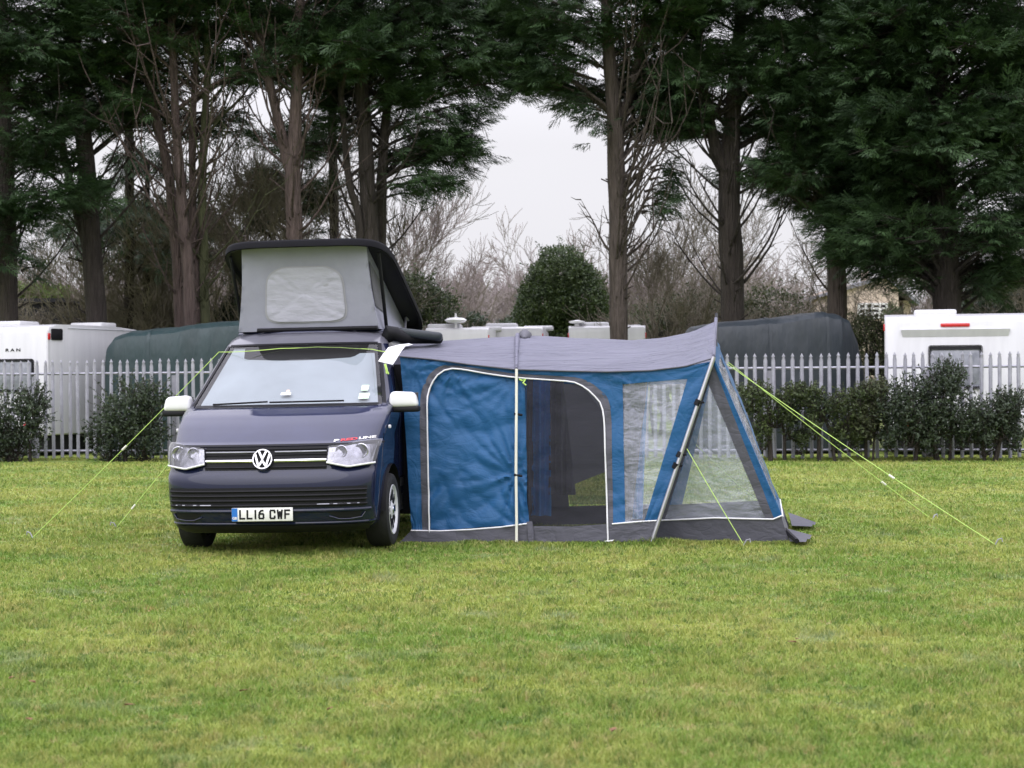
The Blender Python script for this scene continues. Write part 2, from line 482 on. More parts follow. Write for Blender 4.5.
def grow_lawn():
    rs = np.random.RandomState(3)
    n = 900000
    # density falls with the square of the distance
    u = rs.rand(n); Y0, Y1 = 5.6, 33.5
    Y = 1 / (1 / Y0 + u * (1 / Y1 - 1 / Y0))
    w = .315 * Y + 1.9
    X = (rs.rand(n) * 2 - 1) * w
    keep = rs.rand(n) < np.clip(w / (.315 * 14 + 1.9), .35, 1.0)
    X, Y = X[keep], Y[keep]; n = len(X)
    # longer growth left by the mower along the fence and the awning skirt
    k1 = 26000; xa = (rs.rand(k1) * 2 - 1) * 11; ya = fence_y(xa) - .12 + rs.normal(0, .14, k1)
    k2 = 9000; tt = rs.rand(k2); p0, p1 = np.array([-1.0, 16.25]), np.array([2.5, 15.9]); xb = p0[0] + (p1[0] - p0[0]) * tt; yb = p0[1] + (p1[1] - p0[1]) * tt + rs.normal(-.03, .07, k2)
    nb_ = len(X); X = np.concatenate([X, xa, xb]); Y = np.concatenate([Y, ya, yb]); n = len(X)
    tall = np.ones(n); tall[nb_:nb_ + k1] = 1.0 + 1.0 * vnoise(xa, ya, 1.7, 5); tall[nb_ + k1:] = 0.8 + .9 * vnoise(xb, yb, 3., 6)
    tuft = vnoise(X, Y, 3.2, 1) * .6 + vnoise(X, Y, 9.0, 2) * .4
    h = tall * (.012 + .040 * tuft ** 2.0) * (.6 + .8 * rs.rand(n)) * (1 + .006 * Y)
    wd = .00058 * Y + .0009
    wd = wd * (.6 + .8 * rs.rand(n))
    az = rs.rand(n) * 6.283; lean = .25 + .9 * rs.rand(n); la = rs.rand(n) * 6.283
    bx, by = np.cos(az) * wd / 2, np.sin(az) * wd / 2
    lx, ly = np.cos(la) * lean * h, np.sin(la) * lean * h
    V = np.zeros((n, 5, 3), np.float32)
    V[:, 0] = np.stack([X - bx, Y - by, np.full(n, -.002)], 1); V[:, 1] = np.stack([X + bx, Y + by, np.full(n, -.002)], 1)
    V[:, 2] = np.stack([X + bx * .8 + lx * .35, Y + by * .8 + ly * .35, h * .6], 1)
    V[:, 3] = np.stack([X - bx * .8 + lx * .35, Y - by * .8 + ly * .35, h * .6], 1)
    V[:, 4] = np.stack([X + lx, Y + ly, h], 1)
    t = rs.rand(n) * 1.1 - .15 + .5 * (vnoise(X, Y, 1.3, 7) - .5) + .4 * (vnoise(X, Y, 14., 9) - .5)
    b = np.arange(n)[:, None] * 5
    F = np.concatenate([b + np.array([[0, 1, 2]]), b + np.array([[0, 2, 3]]), b + np.array([[3, 2, 4]])], 0)
    o = np_mesh('grass', V.reshape(-1, 3), F, M['blade'], attr=np.repeat(t, 5))
    tag(o, kind='stuff')


#GROW


# ------------------------------------------------------------------ palisade fence
def fence_y(X): return 33.42 - .154 * X


grow_lawn()


def palisade():
    root = empty('palisade_fence', (0, fence_y(0), 0), 'galvanised steel palisade fence of spiked pales across the back of the lawn', 'fence')
    dx = math.cos(math.atan(.154)); ax = Vector((dx, -.154 * dx, 0)); nn = Vector((-ax.y, ax.x, 0)) * -1
    rng = random.Random(5)
    o = Vector((0, fence_y(0), 0)); sp = .166; bay = 17
    t0 = -12.2
    for b in range(9):
        s0 = t0 + b * bay * sp
        P = lambda s, d, z: o + ax * s + nn * d + Vector((0, 0, z))
        pm = MB()
        for k in range(bay):
            s = s0 + (k + .5) * sp + rng.uniform(-.006, .006); w = .034; h = 1.93 + rng.uniform(-.012, .012); dz = -.03
            lean = rng.uniform(-.010, .010)
            rows = []
            for z, ww in ((dz, w), (h - .13, w), (h - .075, w * .62), (h - .06, w * .95), (h, .002)):
                e = s + lean * z
                rows.append([P(e - ww, .0, z), P(e - ww * .35, .022 * min(1, ww / w + .2), z), P(e + ww * .35, .022 * min(1, ww / w + .2), z), P(e + ww, .0, z)])
            pm.grid(rows)
            rows = [[p - nn * .004 for p in r] for r in rows]
            pm.grid(rows)
        pm.build('pale_panel', M['galv'], root)
        for z in (.17, 1.66):
            rm = MB()
            rm.tube([P(s0, -.03, z), P(s0 + bay * sp, -.03, z)], .024, 4)
            rm.build('rail', M['galv'], root, smooth=False)
        qm = MB()
        p = P(s0, -.07, 0)
        qm.box(-.05, .05, -.03, .03, 0, 1.62, Matrix.Translation(p) @ Matrix.Rotation(math.atan2(ax.y, ax.x), 4, 'Z'))
        qm.build('post', M['galv'], root, smooth=False)


palisade()


# ------------------------------------------------------------------ caravans
def caravan(loc, az, W, L, H, label, cat='caravan', group=None, rear='window', text=None, name='touring_caravan', vents=True):
    """x: across the rear, y: towards its front, z: up; the rear wall stands at y = 0"""
    root = empty(name, loc, label, cat, group, rot=(0, 0, az))
    bm = bmesh.new()
    prof = [(0, .42), (0, H - .16), (.06, H - .03), (.35, H + .02), (L * .55, H + .03), (L - 1.0, H - .02), (L - .35, H - .35), (L - .02, H - 1.1), (L, .8), (L - .25, .42)]
    a = [bm.verts.new((-W / 2, y, z)) for y, z in prof]; b = [bm.verts.new((W / 2, y, z)) for y, z in prof]
    bm.faces.new(a); bm.faces.new(b[::-1])
    n = len(prof)
    for i in range(n): bm.faces.new((a[i], b[i], b[(i + 1) % n], a[(i + 1) % n]))
    bmesh.ops.bevel(bm, geom=[e for e in bm.edges if abs(e.verts[0].co.x - e.verts[1].co.x) < 1e-4], offset=.06, segments=3, affect='EDGES', profile=.6)
    mb = MB(); mb.take(bm)
    body = mb.build('body', M['caravan'], root, world=False, angle=30)
    m = MB(); m.box(-W / 2 + .12, W / 2 - .12, .10, L - .5, .10, .45); m.build('chassis_shade', M['interior'], root, world=False, smooth=False)  # dark box added as the shadow under the caravan, around axles and chassis
    # rear panel
    if rear == 'window':
        m = MB(); m.rbox(-.75, .80, -.018, .02, 1.30, 1.98, .06, 3); f = m.build('window_frame', M['black'], root, world=False)
        m = MB(); m.rbox(-.70, .75, -.030, .0, 1.35, 1.93, .04, 2); m.build('pane', M['cwin'], f, world=False)
    else:
        m = MB(); m.rbox(-.50, .50, -.014, .02, 1.25, 2.08, .05, 3); f = m.build('window_frame', M['black'], root, world=False)
        m = MB(); m.rbox(-.46, .46, -.024, .0, 1.30, 2.00, .04, 2); m.build('pane', M['cwin'], f, world=False)
        m = MB(); m.rbox(-.27, .27, -.03, .02, H - .235, H - .165, .02, 2); m.build('brake_light', M['redlamp'], root, world=False)
        m = MB(); m.grid([[(-1.0, .02, H - .275), (1.0, .02, H - .275)], [(-1.0, -.055, H - .28), (1.0, -.055, H - .28)], [(-.97, -.004, H - .42), (.97, -.004, H - .42)]]); m.build('groove_shade_ledge', M['caravan'], root, world=False, smooth=False)  # added ledge, sloped so its face shades like a moulded groove
    m = MB(); m.rbox(-W / 2 + .02, W / 2 - .02, -.10, .05, .40, .80, .06, 3); bp = m.build('rear_bumper', M['caravan'], root, world=False)
    for s in (-1, 1):
        m = MB(); m.lathe_x([(0, .001), (0, .085), (-.03, .085), (-.045, .06), (-.05, .001)], 0, 0, 0, 20)
        Mx = Matrix.Translation((s * (W / 2 - .42), -.10, .62)) @ Matrix.Rotation(R_(90), 4, 'Z')
        m.v = [tuple(Mx @ Vector(v)) for v in m.v]
        m.build('tail_light', M['redlamp'], root, world=False)
        m = MB(); m.rbox(s * W / 2 - .02, s * W / 2 + .02, .02, .09, H - .30, H - .16, .015, 2); m.build('marker_light', M['redlamp'], root, world=False)
        wy = L * .5
        m = MB(); m.lathe_x([(-.09, .20), (-.09, .31), (-.06, .33), (.06, .33), (.09, .31), (.09, .20)], s * (W / 2 - .14), wy, .33, 24)
        wl = m.build('wheel', M['rubber'], root, world=False)
        m = MB(); m.lathe_x([(s * .085, .205), (s * .06, .16), (s * .07, .05), (s * .07, .001)], s * (W / 2 - .14), wy, .33, 20); m.build('hub', M['silver'], wl, world=False)
    # long side: dark vents and a side window
    if vents:
        for (y0, y1, z0, z1) in ((.12, .50, H - .30, H - .07), (2.6, 3.15, H - 1.15, H - .62)):
            m = MB(); m.rbox(W / 2 - .01, W / 2 + .018, y0, y1, z0, z1, .03, 2); m.build('vent', M['black'], root, world=False)
        m = MB(); m.rbox(W / 2 - .01, W / 2 + .012, .7, 4.6, H - .06, H - .035, .01, 1); m.build('awning_rail', M['caravantrim'], root, world=False)
    for k, (y0, y1) in enumerate(((.55, 1.25), (L * .52, L * .52 + .6))):
        m = MB(); x0 = -.75 if k == 0 else .10; m.rbox(x0, x0 + .8, y0, y1, H - .01, H + .12, .045, 3); m.build('roof_hatch', M['caravan'], root, world=False)
    if text:
        letters(text, .085, M['ink'], root, Matrix.Translation((.29, -.004, H - .50)) @ Matrix.Rotation(R_(90), 4, 'X'), 'lettering', fit=.36, bold=.002)
    return root


def letters(s, size, m, parent, mtx, name, space=1.0, bold=.0, xs=1.0, align='CENTER', extrude=.002, fit=None):
    cu = bpy.data.curves.new(name, 'FONT'); cu.body = s; cu.size = size; cu.align_x = align; cu.align_y = 'CENTER'
    cu.space_character = space; cu.extrude = extrude; cu.offset = bold; cu.resolution_u = 4
    tmp = bpy.data.objects.new(name, cu); COL.objects.link(tmp)
    dg = bpy.context.evaluated_depsgraph_get(); dg.update()
    me = bpy.data.meshes.new_from_object(tmp.evaluated_get(dg))
    bpy.data.objects.remove(tmp); bpy.data.curves.remove(cu)
    co = np.zeros(len(me.vertices) * 3, np.float32); me.vertices.foreach_get('co', co); co = co.reshape(-1, 3)
    k = xs
    if fit: k = fit / max(co[:, 0].max() - co[:, 0].min(), 1e-6)
    for v in me.vertices:
        v.co = mtx @ Vector((v.co.x * k, v.co.y, v.co.z))
    me.materials.clear(); me.materials.append(m); me.name = name
    return link(name, me, parent)


M['cwin'] = mat('caravan_window', (.16, .17, .20), .12, 0, .35, 5, base2=(.33, .34, .38))

# the caravan behind the fence at the left: its rear faces the lawn, its side runs away
e = at(48, 420, 36.4); d = Vector((.36, .933, 0)); ac = Vector((.933, -.36, 0))
W = 2.25
c = Vector((e.x, e.y, 0)) - ac * (W / 2)
caravan(c, math.atan2(ac.y, ac.x), W, 4.3, 2.66, 'white caravan with black framed rear window behind the fence, roof vents showing', rear='window', text='R A N', name='touring_caravan')
# the one at the right, square on, red brake light
a0 = at(885, 420, 34.3); a1 = at(1019, 420, 34.0)
W = (a1 - a0).length; mid = (a0 + a1) / 2
W = 2.62; az = -.205; mid = Vector((a0.x, a0.y, 0)) + Vector((math.cos(az), math.sin(az), 0)) * W / 2
caravan((mid.x, mid.y, 0), az, W, 6.2, 2.66, 'white caravan seen square from behind with a long red brake light', rear='door', name='touring_caravan')
# three more behind the awning, only their roofs show
for (x0, x1, Y, H, lab) in ((425, 489, 42.6, 2.72, 'white rounded caravan roof with a mushroom aerial above the awning'),
                            (486, 543, 45.5, 2.82, 'white caravan roof with flat vent between the aerial and the round evergreen'),
                            (569, 646, 44.5, 2.80, 'white caravan roof behind the tall bare lower trunk, small dome on top')):
    a0 = at(x0, 400, Y); a1 = at(x1, 400, Y)
    W = (a1 - a0).length
    r = caravan(((a0.x + a1.x) / 2, Y, 0), R_(-3), W, 5.6, H, lab, rear='window', vents=False, name='touring_caravan')
    if x0 == 425:
        m = MB(); m.tube([(-.05, .4, H), (-.05, .4, H + .22)], .03, 8)
        rows = [[(-.05 + rr * math.cos(k / 24 * 6.2832), .4 + rr * math.sin(k / 24 * 6.2832), H + z) for k in range(24)] for rr, z in ((.01, .12), (.2, .15), (.27, .20), (.2, .25), (.03, .27), (.02, .36), (.002, .37))]
        m.grid(rows, close=True); m.build('aerial', M['whitepaint'], r, world=False)
    if x0 == 569:
        m = MB(); rows = [[(-.75 + rr * math.cos(k / 24 * 6.2832), .4 + rr * math.sin(k / 24 * 6.2832), H + z) for k in range(24)] for rr, z in ((.06, 0), (.06, .08), (.2, .10), (.2, .14), (.03, .17))]
        m.grid(rows, close=True); m.build('aerial', M['whitepaint'], r, world=False)


# ------------------------------------------------------------------ covered caravans
def cover(name, stations, mtl, label, cat, straps=()):
    """stations: (px x, px y of the top, Y centre, half depth) from one end to the other"""
    pts = [at(x, y, Y) for x, y, Y, h in stations]
    loc = Vector((pts[len(pts) // 2].x, stations[len(stations) // 2][2], 0))
    mb = MB(); rows = []
    S = []
    for (a, sa), (b, sb) in zip(zip(pts, stations), zip(pts[1:], stations[1:])):
        for k in range(6):
            t = k / 6
            S.append((a.lerp(b, t), sa[3] * (1 - t) + sb[3] * t))
    S.append((pts[-1], stations[-1][3]))
    for i, (p, h) in enumerate(S):
        row = []
        sec = [(-1.02, .02), (-1.0, .25), (-1.0, .5), (-.99, .75), (-.965, .88), (-.91, .945), (-.80, .975), (-.4, .992), (0, 1), (.4, .992), (.80, .975), (.91, .945), (.965, .88), (.99, .75), (1., .5), (1.02, .02)]
        for k, (d, z) in enumerate(sec):
            q = Vector((p.x, p.y + d * h, z * p.z))
            n1 = mnoise.noise(Vector((q.x * 1.7, q.y, q.z * .7))) * .05 + mnoise.noise(Vector((q.x * 5, q.y * 3, q.z * 1.2 + 4))) * .025
            q.y += n1 * (1 if d > 0 else -1) * min(1, abs(d) * 2); q.z += n1 * .7 * (z > .8)
            q.x += .5 * n1
            row.append(q)
        rows.append(row)
    mb.grid(rows)
    for r in (rows[0], rows[-1]):
        mb.face(r)
    o = mb.build(name, mtl, None, loc=loc, angle=28)
    for i in straps:
        r_ = rows[i]; c = Vector((r_[8].x, sum(p.y for p in r_) / len(r_), r_[8].z * .5))
        m = MB(); m.grid([[p + (p - c).normalized() * .012 + Vector((d, 0, 0)) for p in r_] for d in (-.03, .03)]); m.build('seam', mtl, o)
    return tag(o, label, cat)


cover('covered_caravan', [(111.5, 400, 37.6, .55), (112.5, 362, 37.6, .85), (116, 346, 37.6, 1.0), (124, 336, 37.6, 1.1), (138, 330.5, 37.6, 1.15), (180, 328, 37.6, 1.15), (205, 323, 37.6, 1.15), (243, 320, 37.6, 1.15), (300, 320, 37.6, 1.15), (350, 325, 37.6, 1.1)], M['tarpgreen'],
      'caravan under a rounded dark green cover behind the fence beside the van', 'covered caravan', straps=(27,))
cover('covered_caravan', [(684, 337, 36.2, .8), (690, 327, 36.2, 1.1), (702, 324, 36.2, 1.15), (740, 320.5, 36.2, 1.15), (785, 316, 36.2, 1.15), (815, 311.5, 36.2, 1.15), (832, 314, 36.3, 1.1), (842, 319, 36.4, .95), (850, 338, 36.5, .85), (858, 375, 36.6, .8)], M['tarpdark'],
      'caravan under a dark slate grey cover behind the fence past the awning', 'covered caravan', straps=(21, 31))


# ------------------------------------------------------------------ buildings far back
def house():
    Y = 92.; s = Y / FPX
    p = at(870, 381, Y); root = empty('brick_house', (p.x, Y, 0), 'buff brick house with white paned window seen under the dark boughs', 'house')
    X = lambda px: at(px, 381, Y).x
    Z = lambda py: at(870, py, Y).z
    m = MB(); m.box(X(838), X(899), Y, Y + 8, 0, Z(287)); m.build('wall', M['brick'], root, smooth=False)
    m = MB(); m.box(X(899) + .003, X(915), Y + .8, Y + 8, 0, Z(300)); m.build('wing_wall', M['brick'], root, smooth=False)
    m = MB()
    m.prism([(X(888), Y - .25, Z(274)), (X(919), Y - .25, Z(303)), (X(919), Y - .25, Z(306)), (X(886), Y - .25, Z(279))], (0, 9, 0))
    m.prism([(X(888), Y - .25, Z(274)), (X(832), Y - .25, Z(291)), (X(832), Y - .25, Z(294)), (X(886), Y - .25, Z(279))], (0, 9, 0))
    rf = m.build('roof', M['slate'], root, smooth=False)
    m = MB(); m.prism([(X(838) + .05, Y + .02, Z(287)), (X(898), Y + .02, Z(287)), (X(886), Y + .02, Z(279))], (0, 7.9, 0)); m.build('gable', M['brick'], root, smooth=False)
    m = MB(); m.box(X(873), X(877), Y + 2, Y + 3, Z(284), Z(268)); m.build('chimney', M['brick'], rf, smooth=False)
    wf = MB(); x0, x1, z0, z1 = X(859), X(887), Z(318), Z(304)
    for k in range(5):
        x = x0 + (x1 - x0) * k / 4; wf.box(x - .06, x + .06, Y - .09, Y - .01, z0, z1)
    for k in range(4):
        z = z0 + (z1 - z0) * k / 3; wf.box(x0 - .06, x1 + .06, Y - .08, Y - .012, z - .05, z + .05)
    w = wf.build('window', M['whitepaint'], root, smooth=False)
    m = MB(); m.box(x0, x1, Y - .05, Y - .004, z0, z1); m.build('pane', M['darkglass'], w, smooth=False)
    m = MB(); m.tube([(X(905), Y + .7, 0), (X(905), Y + .7, Z(301))], .09, 6); m.build('drainpipe', M['barkred'], root)


def cottage():
    Y = 88.; p = at(495, 381, Y)
    root = empty('white_cottage', (p.x, Y, 0), 'small pale cottage far off among bare twigs above the caravan roofs', 'house')
    X = lambda px: at(px, 381, Y).x
    Z = lambda py: at(495, py, Y).z
    m = MB(); m.box(X(487), X(503), Y, Y + 5, 0, Z(313)); m.build('wall', M['render'], root, smooth=False)
    m = MB(); m.prism([(X(486), Y - .2, Z(313)), (X(504), Y - .2, Z(313)), (X(495), Y - .2, Z(304))], (0, 5.4, 0)); m.build('roof', M['render'], root, smooth=False)
    for px in (490, 498):
        m = MB(); m.box(X(px), X(px + 3), Y - .05, Y + .02, Z(322), Z(316)); m.build('window', M['darkglass'], root, smooth=False)


def shed():
    Y = 49.; a = at(-30, 300, Y); b = at(66, 300, Y)
    root = empty('black_shed', ((a.x + b.x) / 2, Y, 0), 'low black flat roofed shed behind the left caravan', 'shed')
    m = MB(); m.box(a.x, b.x, Y, Y + 3, 0, at(20, 303, Y).z); m.build('wall', M['shed'], root, smooth=False)
    m = MB(); m.box(a.x - .1, b.x + .15, Y - .15, Y + 3.1, at(20, 302.5, Y).z, at(20, 298.5, Y).z); m.build('roof', M['shed'], root, smooth=False)


house(); cottage(); shed()
# ------------------------------------------------------------------ the camper van
VA = R_(-6.3)
van = empty('camper_van', (-2.072, 15.0, .005), 'dark blue camper van with raised grey pop-top roof and white mirror caps', 'camper van')
vm = Matrix.Translation((-2.072, 15.0, .005)) @ Matrix.Rotation(VA, 4, 'Z') @ Matrix.Rotation(-.014, 4, 'Y')
van.rotation_euler = vm.to_euler()
vinv = vm.inverted()

#        z     F     w     R    n
TAB0 = [(.19, .16, .83, .40, 2.7), (.235, .07, .89, .42, 2.7), (.30, .025, .915, .42, 2.7), (.40, .0, .93, .42, 2.8), (.50, .0, .94, .42, 2.9), (.60, .003, .945, .42, 2.9), (.635, .008, .947, .42, 2.9), (.665, .019, .948, .42, 2.9), (.695, .036, .949, .42, 2.8),
       (.722, .062, .95, .44, 2.7), (.83, .082, .95, .46, 2.6), (.925, .105, .95, .48, 2.5), (.955, .16, .945, .48, 2.4), (1.02, .26, .94, .46, 2.3), (1.10, .40, .935, .43, 2.25), (1.175, .56, .925, .40, 2.2), (1.225, .72, .918, .37, 2.2),
       (1.250, .85, .915, .35, 2.2), (1.40, 1.05, .885, .34, 2.2), (1.60, 1.31, .83, .33, 2.2), (1.80, 1.56, .765, .32, 2.2), (1.86, 1.65, .74, .32, 2.2), (1.90, 1.75, .71, .32, 2.2), (1.93, 1.92, .66, .32, 2.2)]
TAB = []
for z_, F_, w_, R__, n_ in TAB0:                # nose a little narrower than the doors, screen base a hand further forward
    if z_ < .96: w_ -= .032
    elif z_ < 1.2: w_ -= .032 - .047 * (z_ - .95) / .25
    elif z_ < 1.3: w_ += .015
    F_ -= .10 * min(1, max(0, (F_ - .16) / .55))
    TAB.append((z_, F_, w_, R__, n_))
TZ = [r[0] for r in TAB]


def prof(z):
    return [float(np.interp(z, TZ, [r[k] for r in TAB])) for k in (1, 2, 3, 4)]


def fv(x, z):
    F, w, R, n = prof(z)
    a = min(abs(x) / w, 1.0)
    return F + R * (1 - (1 - a ** n) ** (1 / n))


def fp(x, z, off=0.):
    """point of the nose at lateral x and height z, off metres proud of it"""
    e = .004
    p = Vector((x, fv(x, z), z))
    if off:
        dx = Vector((2 * e, fv(x + e, z) - fv(x - e, z), 0)); dz = Vector((0, fv(x, z + e) - fv(x, z - e), 2 * e))
        n = dx.cross(dz).normalized()
        if n.y > 0: n = -n
        p += n * off
    return p


def hit(px, py):
    """where a bearing meets the nose, as (x, z)"""
    o = vinv @ Vector((0, 0, HC)); d = (vinv.to_3x3() @ ray(px, py)); last = None
    t = 14.2
    while t < 18:
        p = o + d * t; g = p.y - fv(p.x, p.z)
        if g > 0:
            a, b = t - .01, t
            for _ in range(12):
                c = (a + b) / 2; q = o + d * c
                if q.y - fv(q.x, q.z) > 0: b = c
                else: a = c
            q = o + d * b
            return q.x, q.z
        t += .01
    return p.x, p.z


def nose(rows_xz, mtl, name, off, parent=van, back=None):
    m = MB(); rows = [[fp(x, z, off) for x, z in r] for r in rows_xz]
    m.grid(rows)
    if back:
        for r in (rows[0], rows[-1]): m.grid([r, [p + Vector((0, back, 0)) for p in r]])
        for k in (0, -1):
            c = [r[k] for r in rows]; m.grid([c, [p + Vector((0, back, 0)) for p in c]])
    return m.build(name, mtl, parent, world=False)


def quad_xz(A, B, C, D, nu=10, nv=6):
    """grid between top edge A-B and bottom edge D-C in (x, z)"""
    out = []
    for j in range(nv):
        t = j / (nv - 1)
        l = (A[0] + (D[0] - A[0]) * t, A[1] + (D[1] - A[1]) * t); r = (B[0] + (C[0] - B[0]) * t, B[1] + (C[1] - B[1]) * t)
        out.append([(l[0] + (r[0] - l[0]) * i / (nu - 1), l[1] + (r[1] - l[1]) * i / (nu - 1)) for i in range(nu)])
    return out


def frow(z, a0=-1, a1=1, n=45):
    F, w, R, nn = prof(z); row = []
    for i in range(n):
        a = a0 + (a1 - a0) * i / (n - 1); ph = a * math.pi / 2
        x = w * math.copysign(abs(math.sin(ph)) ** (2 / nn), ph)
        row.append(Vector((x, F + R * (1 - max(math.cos(ph), 0) ** (2 / nn)), z)))
    return row


def zs(a, b, n): return [a + (b - a) * i / (n - 1) for i in range(n)]


LEN = 4.88
body = MB()
body.grid([frow(z) for z in zs(.19, .93, 30)])
# bonnet skin is a part; pillars beside the windscreen
GX = lambda z: float(np.interp(z, [1.245, 1.80], [.852, .690]))


def frow_x(z, x0, x1, n, off=0):
    return [fp(x0 + (x1 - x0) * i / (n - 1), z, off) for i in range(n)]


for s in (-1, 1):
    rows = []
    for z in zs(1.245, 1.80, 12):
        F, w, R, nn = prof(z); r = []
        for i in range(9):
            f = 1 - (1 - i / 8) ** 2
            x = GX(z) + (w - GX(z)) * f
            r.append(Vector((s * x, fv(x, z), z)))
        rows.append(r)
    body.grid(rows)
# sides
ARCH = (.93, 3.93)


def zlow(v):
    for c in ARCH:
        if abs(v - c) < .395: return .335 + math.sqrt(max(.395 ** 2 - (v - c) ** 2, 0))
    return .25


cols = sorted(set([round(.36 + i * .113, 3) for i in range(41)] + [c + s * .395 for c in ARCH for s in (-1, 1)] + [c + s * .3945 for c in ARCH for s in (-1, 1)] + [c + .395 * math.cos(k * math.pi / 14) for c in ARCH for k in range(15)]))
cols = [c for c in cols if .36 <= c <= LEN]
for s in (-1, 1):
    rows = []
    for k in range(13):
        r = []
        for v0 in cols:
            zl = zlow(v0); z = zl + (1.0 - zl) * k / 12
            F, w, R, nn = prof(max(z, .40)); c = min(1, (v0 - .36) / .25)
            vs = prof(z)[0] + prof(z)[2]
            r.append(Vector((s * (w if z > .4 else w - (.4 - z) * .2), v0 + (vs - .36) * max(0, 1 - c), z)))
        rows.append(r)
    body.grid(rows)
    rows = []
    for z in zs(1.0, 1.93, 16):
        F, w, R, nn = prof(z)
        rows.append([Vector((s * w, F + R + (LEN - F - R) * i / 14, z)) for i in range(15)])
    body.grid(rows)
body.grid([[Vector((-.66, 1.92 + .32, 1.93)), Vector((.66, 1.92 + .32, 1.93))], [Vector((-.66, LEN, 1.93)), Vector((.66, LEN, 1.93))]])
body.face([r for r in frow(1.93)] + [Vector((.66, 2.24, 1.93))])
# tail
tl = []
for z in zs(.25, 1.93, 14):
    w = prof(z)[1]; tl.append([Vector((w * i / 4, LEN + .0, z)) for i in range(-4, 5)])
body.grid(tl)
bo = body.build('body', M['paint'], van, world=False, angle=35)

m = MB()
m.box(-.62, .62, .45, 4.7, .23, .9); m.box(-.9, .9, 1.4, 3.45, .28, .9)
m.box(-.80, .80, .95, 4.75, .92, 1.20)
m.build('underbody', M['interior'], van, world=False, smooth=False)
for s in (-1, 1):
    for c in ARCH:
        m = MB(); rows = []
        for k in range(15):
            a = math.pi * k / 14
            rows.append([(s * x, c + .39 * math.cos(a), .335 + .39 * math.sin(a)) for x in (.935, .6)])
        m.grid(rows); m.build('wheel_arch_liner', M['black'], van, world=False)

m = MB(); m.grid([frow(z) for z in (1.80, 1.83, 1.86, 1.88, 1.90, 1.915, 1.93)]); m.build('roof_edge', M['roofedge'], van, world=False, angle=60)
# bonnet
rows = []
for z in (.93, .935, .942, .95, .957, .966, .98, 1.0, 1.03, 1.04, 1.07, 1.10, 1.13, 1.155, 1.175, 1.195, 1.212, 1.225, 1.238, 1.25):
    rows.append(frow(z))
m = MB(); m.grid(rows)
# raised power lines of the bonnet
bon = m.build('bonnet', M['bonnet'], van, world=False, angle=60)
nose([[(x, z) for x in np.linspace(-.93, .93, 41)] for z in (.921, .933)], M['ink'], 'bonnet_gap', .006)

# windscreen, and behind it a pale sheet standing in for its sky reflection
rows = []
for z in zs(1.25, 1.795, 14): rows.append(frow_x(z, -GX(z), GX(z), 25, .0))
m = MB(); m.grid(rows); m.build('windscreen', M['glass'], van, world=False)
rows = []
for i in range(33):
    f = -1 + 2 * i / 32; col = []
    top = 1.735 if abs(f) > .84 else 1.735 - .045 * min(1, (.84 - abs(f)) / .12) - .012 * math.cos(f * 3)
    if f < -.80: top = 1.805
    for z in zs(1.25, top, 12):
        q = fp(f * GX(z) * .97, z, -.03); col.append(q)
    rows.append(col)
m = MB(); m.grid(rows); bl = m.build('windscreen_sky_sheen', M['skysheen'], van, world=False)
# black rubber round the glass
for s in (-1, 1):
    rows = [[fp(s * GX(z), z, .006), fp(s * (GX(z) + .028), z, .006)] for z in zs(1.25, 1.80, 10)]
    m = MB(); m.grid(rows); m.build('windscreen_seal', M['ink'], van, world=False)
m = MB(); m.grid([[fp(x, 1.795, .006), fp(x, 1.812, .006)] for x in np.linspace(-.69, .69, 25)]); m.build('windscreen_seal', M['ink'], van, world=False)
m = MB(); m.grid([[fp(x, 1.238, .005), fp(x, 1.262, .005)] for x in np.linspace(-.82, .82, 25)]); m.build('scuttle', M['ink'], van, world=False)
# black inner cab so nothing shines through
m = MB()
rows = [frow_x(z, -GX(z) * .99, GX(z) * .99, 15, -.10) for z in zs(1.2, 1.9, 8)]
m.grid(rows); m.build('cab_interior', M['interior'], van, world=False)
# things stuck inside the glass
def sticker(px, py, w, h, mtl, name):
    x, z = hit(px, py)
    return nose(quad_xz((x - w / 2, z + h / 2), (x + w / 2, z + h / 2), (x + w / 2, z - h / 2), (x - w / 2, z - h / 2), 4, 3), mtl, name, .003)
M['stickgreen'] = mat('pale_green_sticker', (.42, .66, .40), .5, 0, .35, 60, base2=(.8, .85, .75))
M['paper'] = mat('paper', (.78, .77, .74), .8, 0, .03)
M['orange'] = mat('orange_card', (.72, .52, .42), .8, 0, .05)
sticker(365, 388, .06, .05, M['stickgreen'], 'windscreen_sticker'); sticker(364, 396, .085, .05, M['stickgreen'], 'windscreen_sticker')
sticker(286, 394, .09, .022, M['paper'], 'paper_note'); sticker(288, 391.5, .03, .025, M['orange'], 'card')
# wipers
for (xa, ya, xb, yb) in ((214, 406.5, 268, 403.6), (270, 404.2, 344, 402.4)):
    a = hit(xa, ya); b = hit(xb, yb)
    pts = [fp(a[0] + (b[0] - a[0]) * t, a[1] + (b[1] - a[1]) * t, .02) for t in np.linspace(0, 1, 9)]
    m = MB(); m.tube(pts, .009, 6); m.build('wiper', M['ink'], van, world=False)

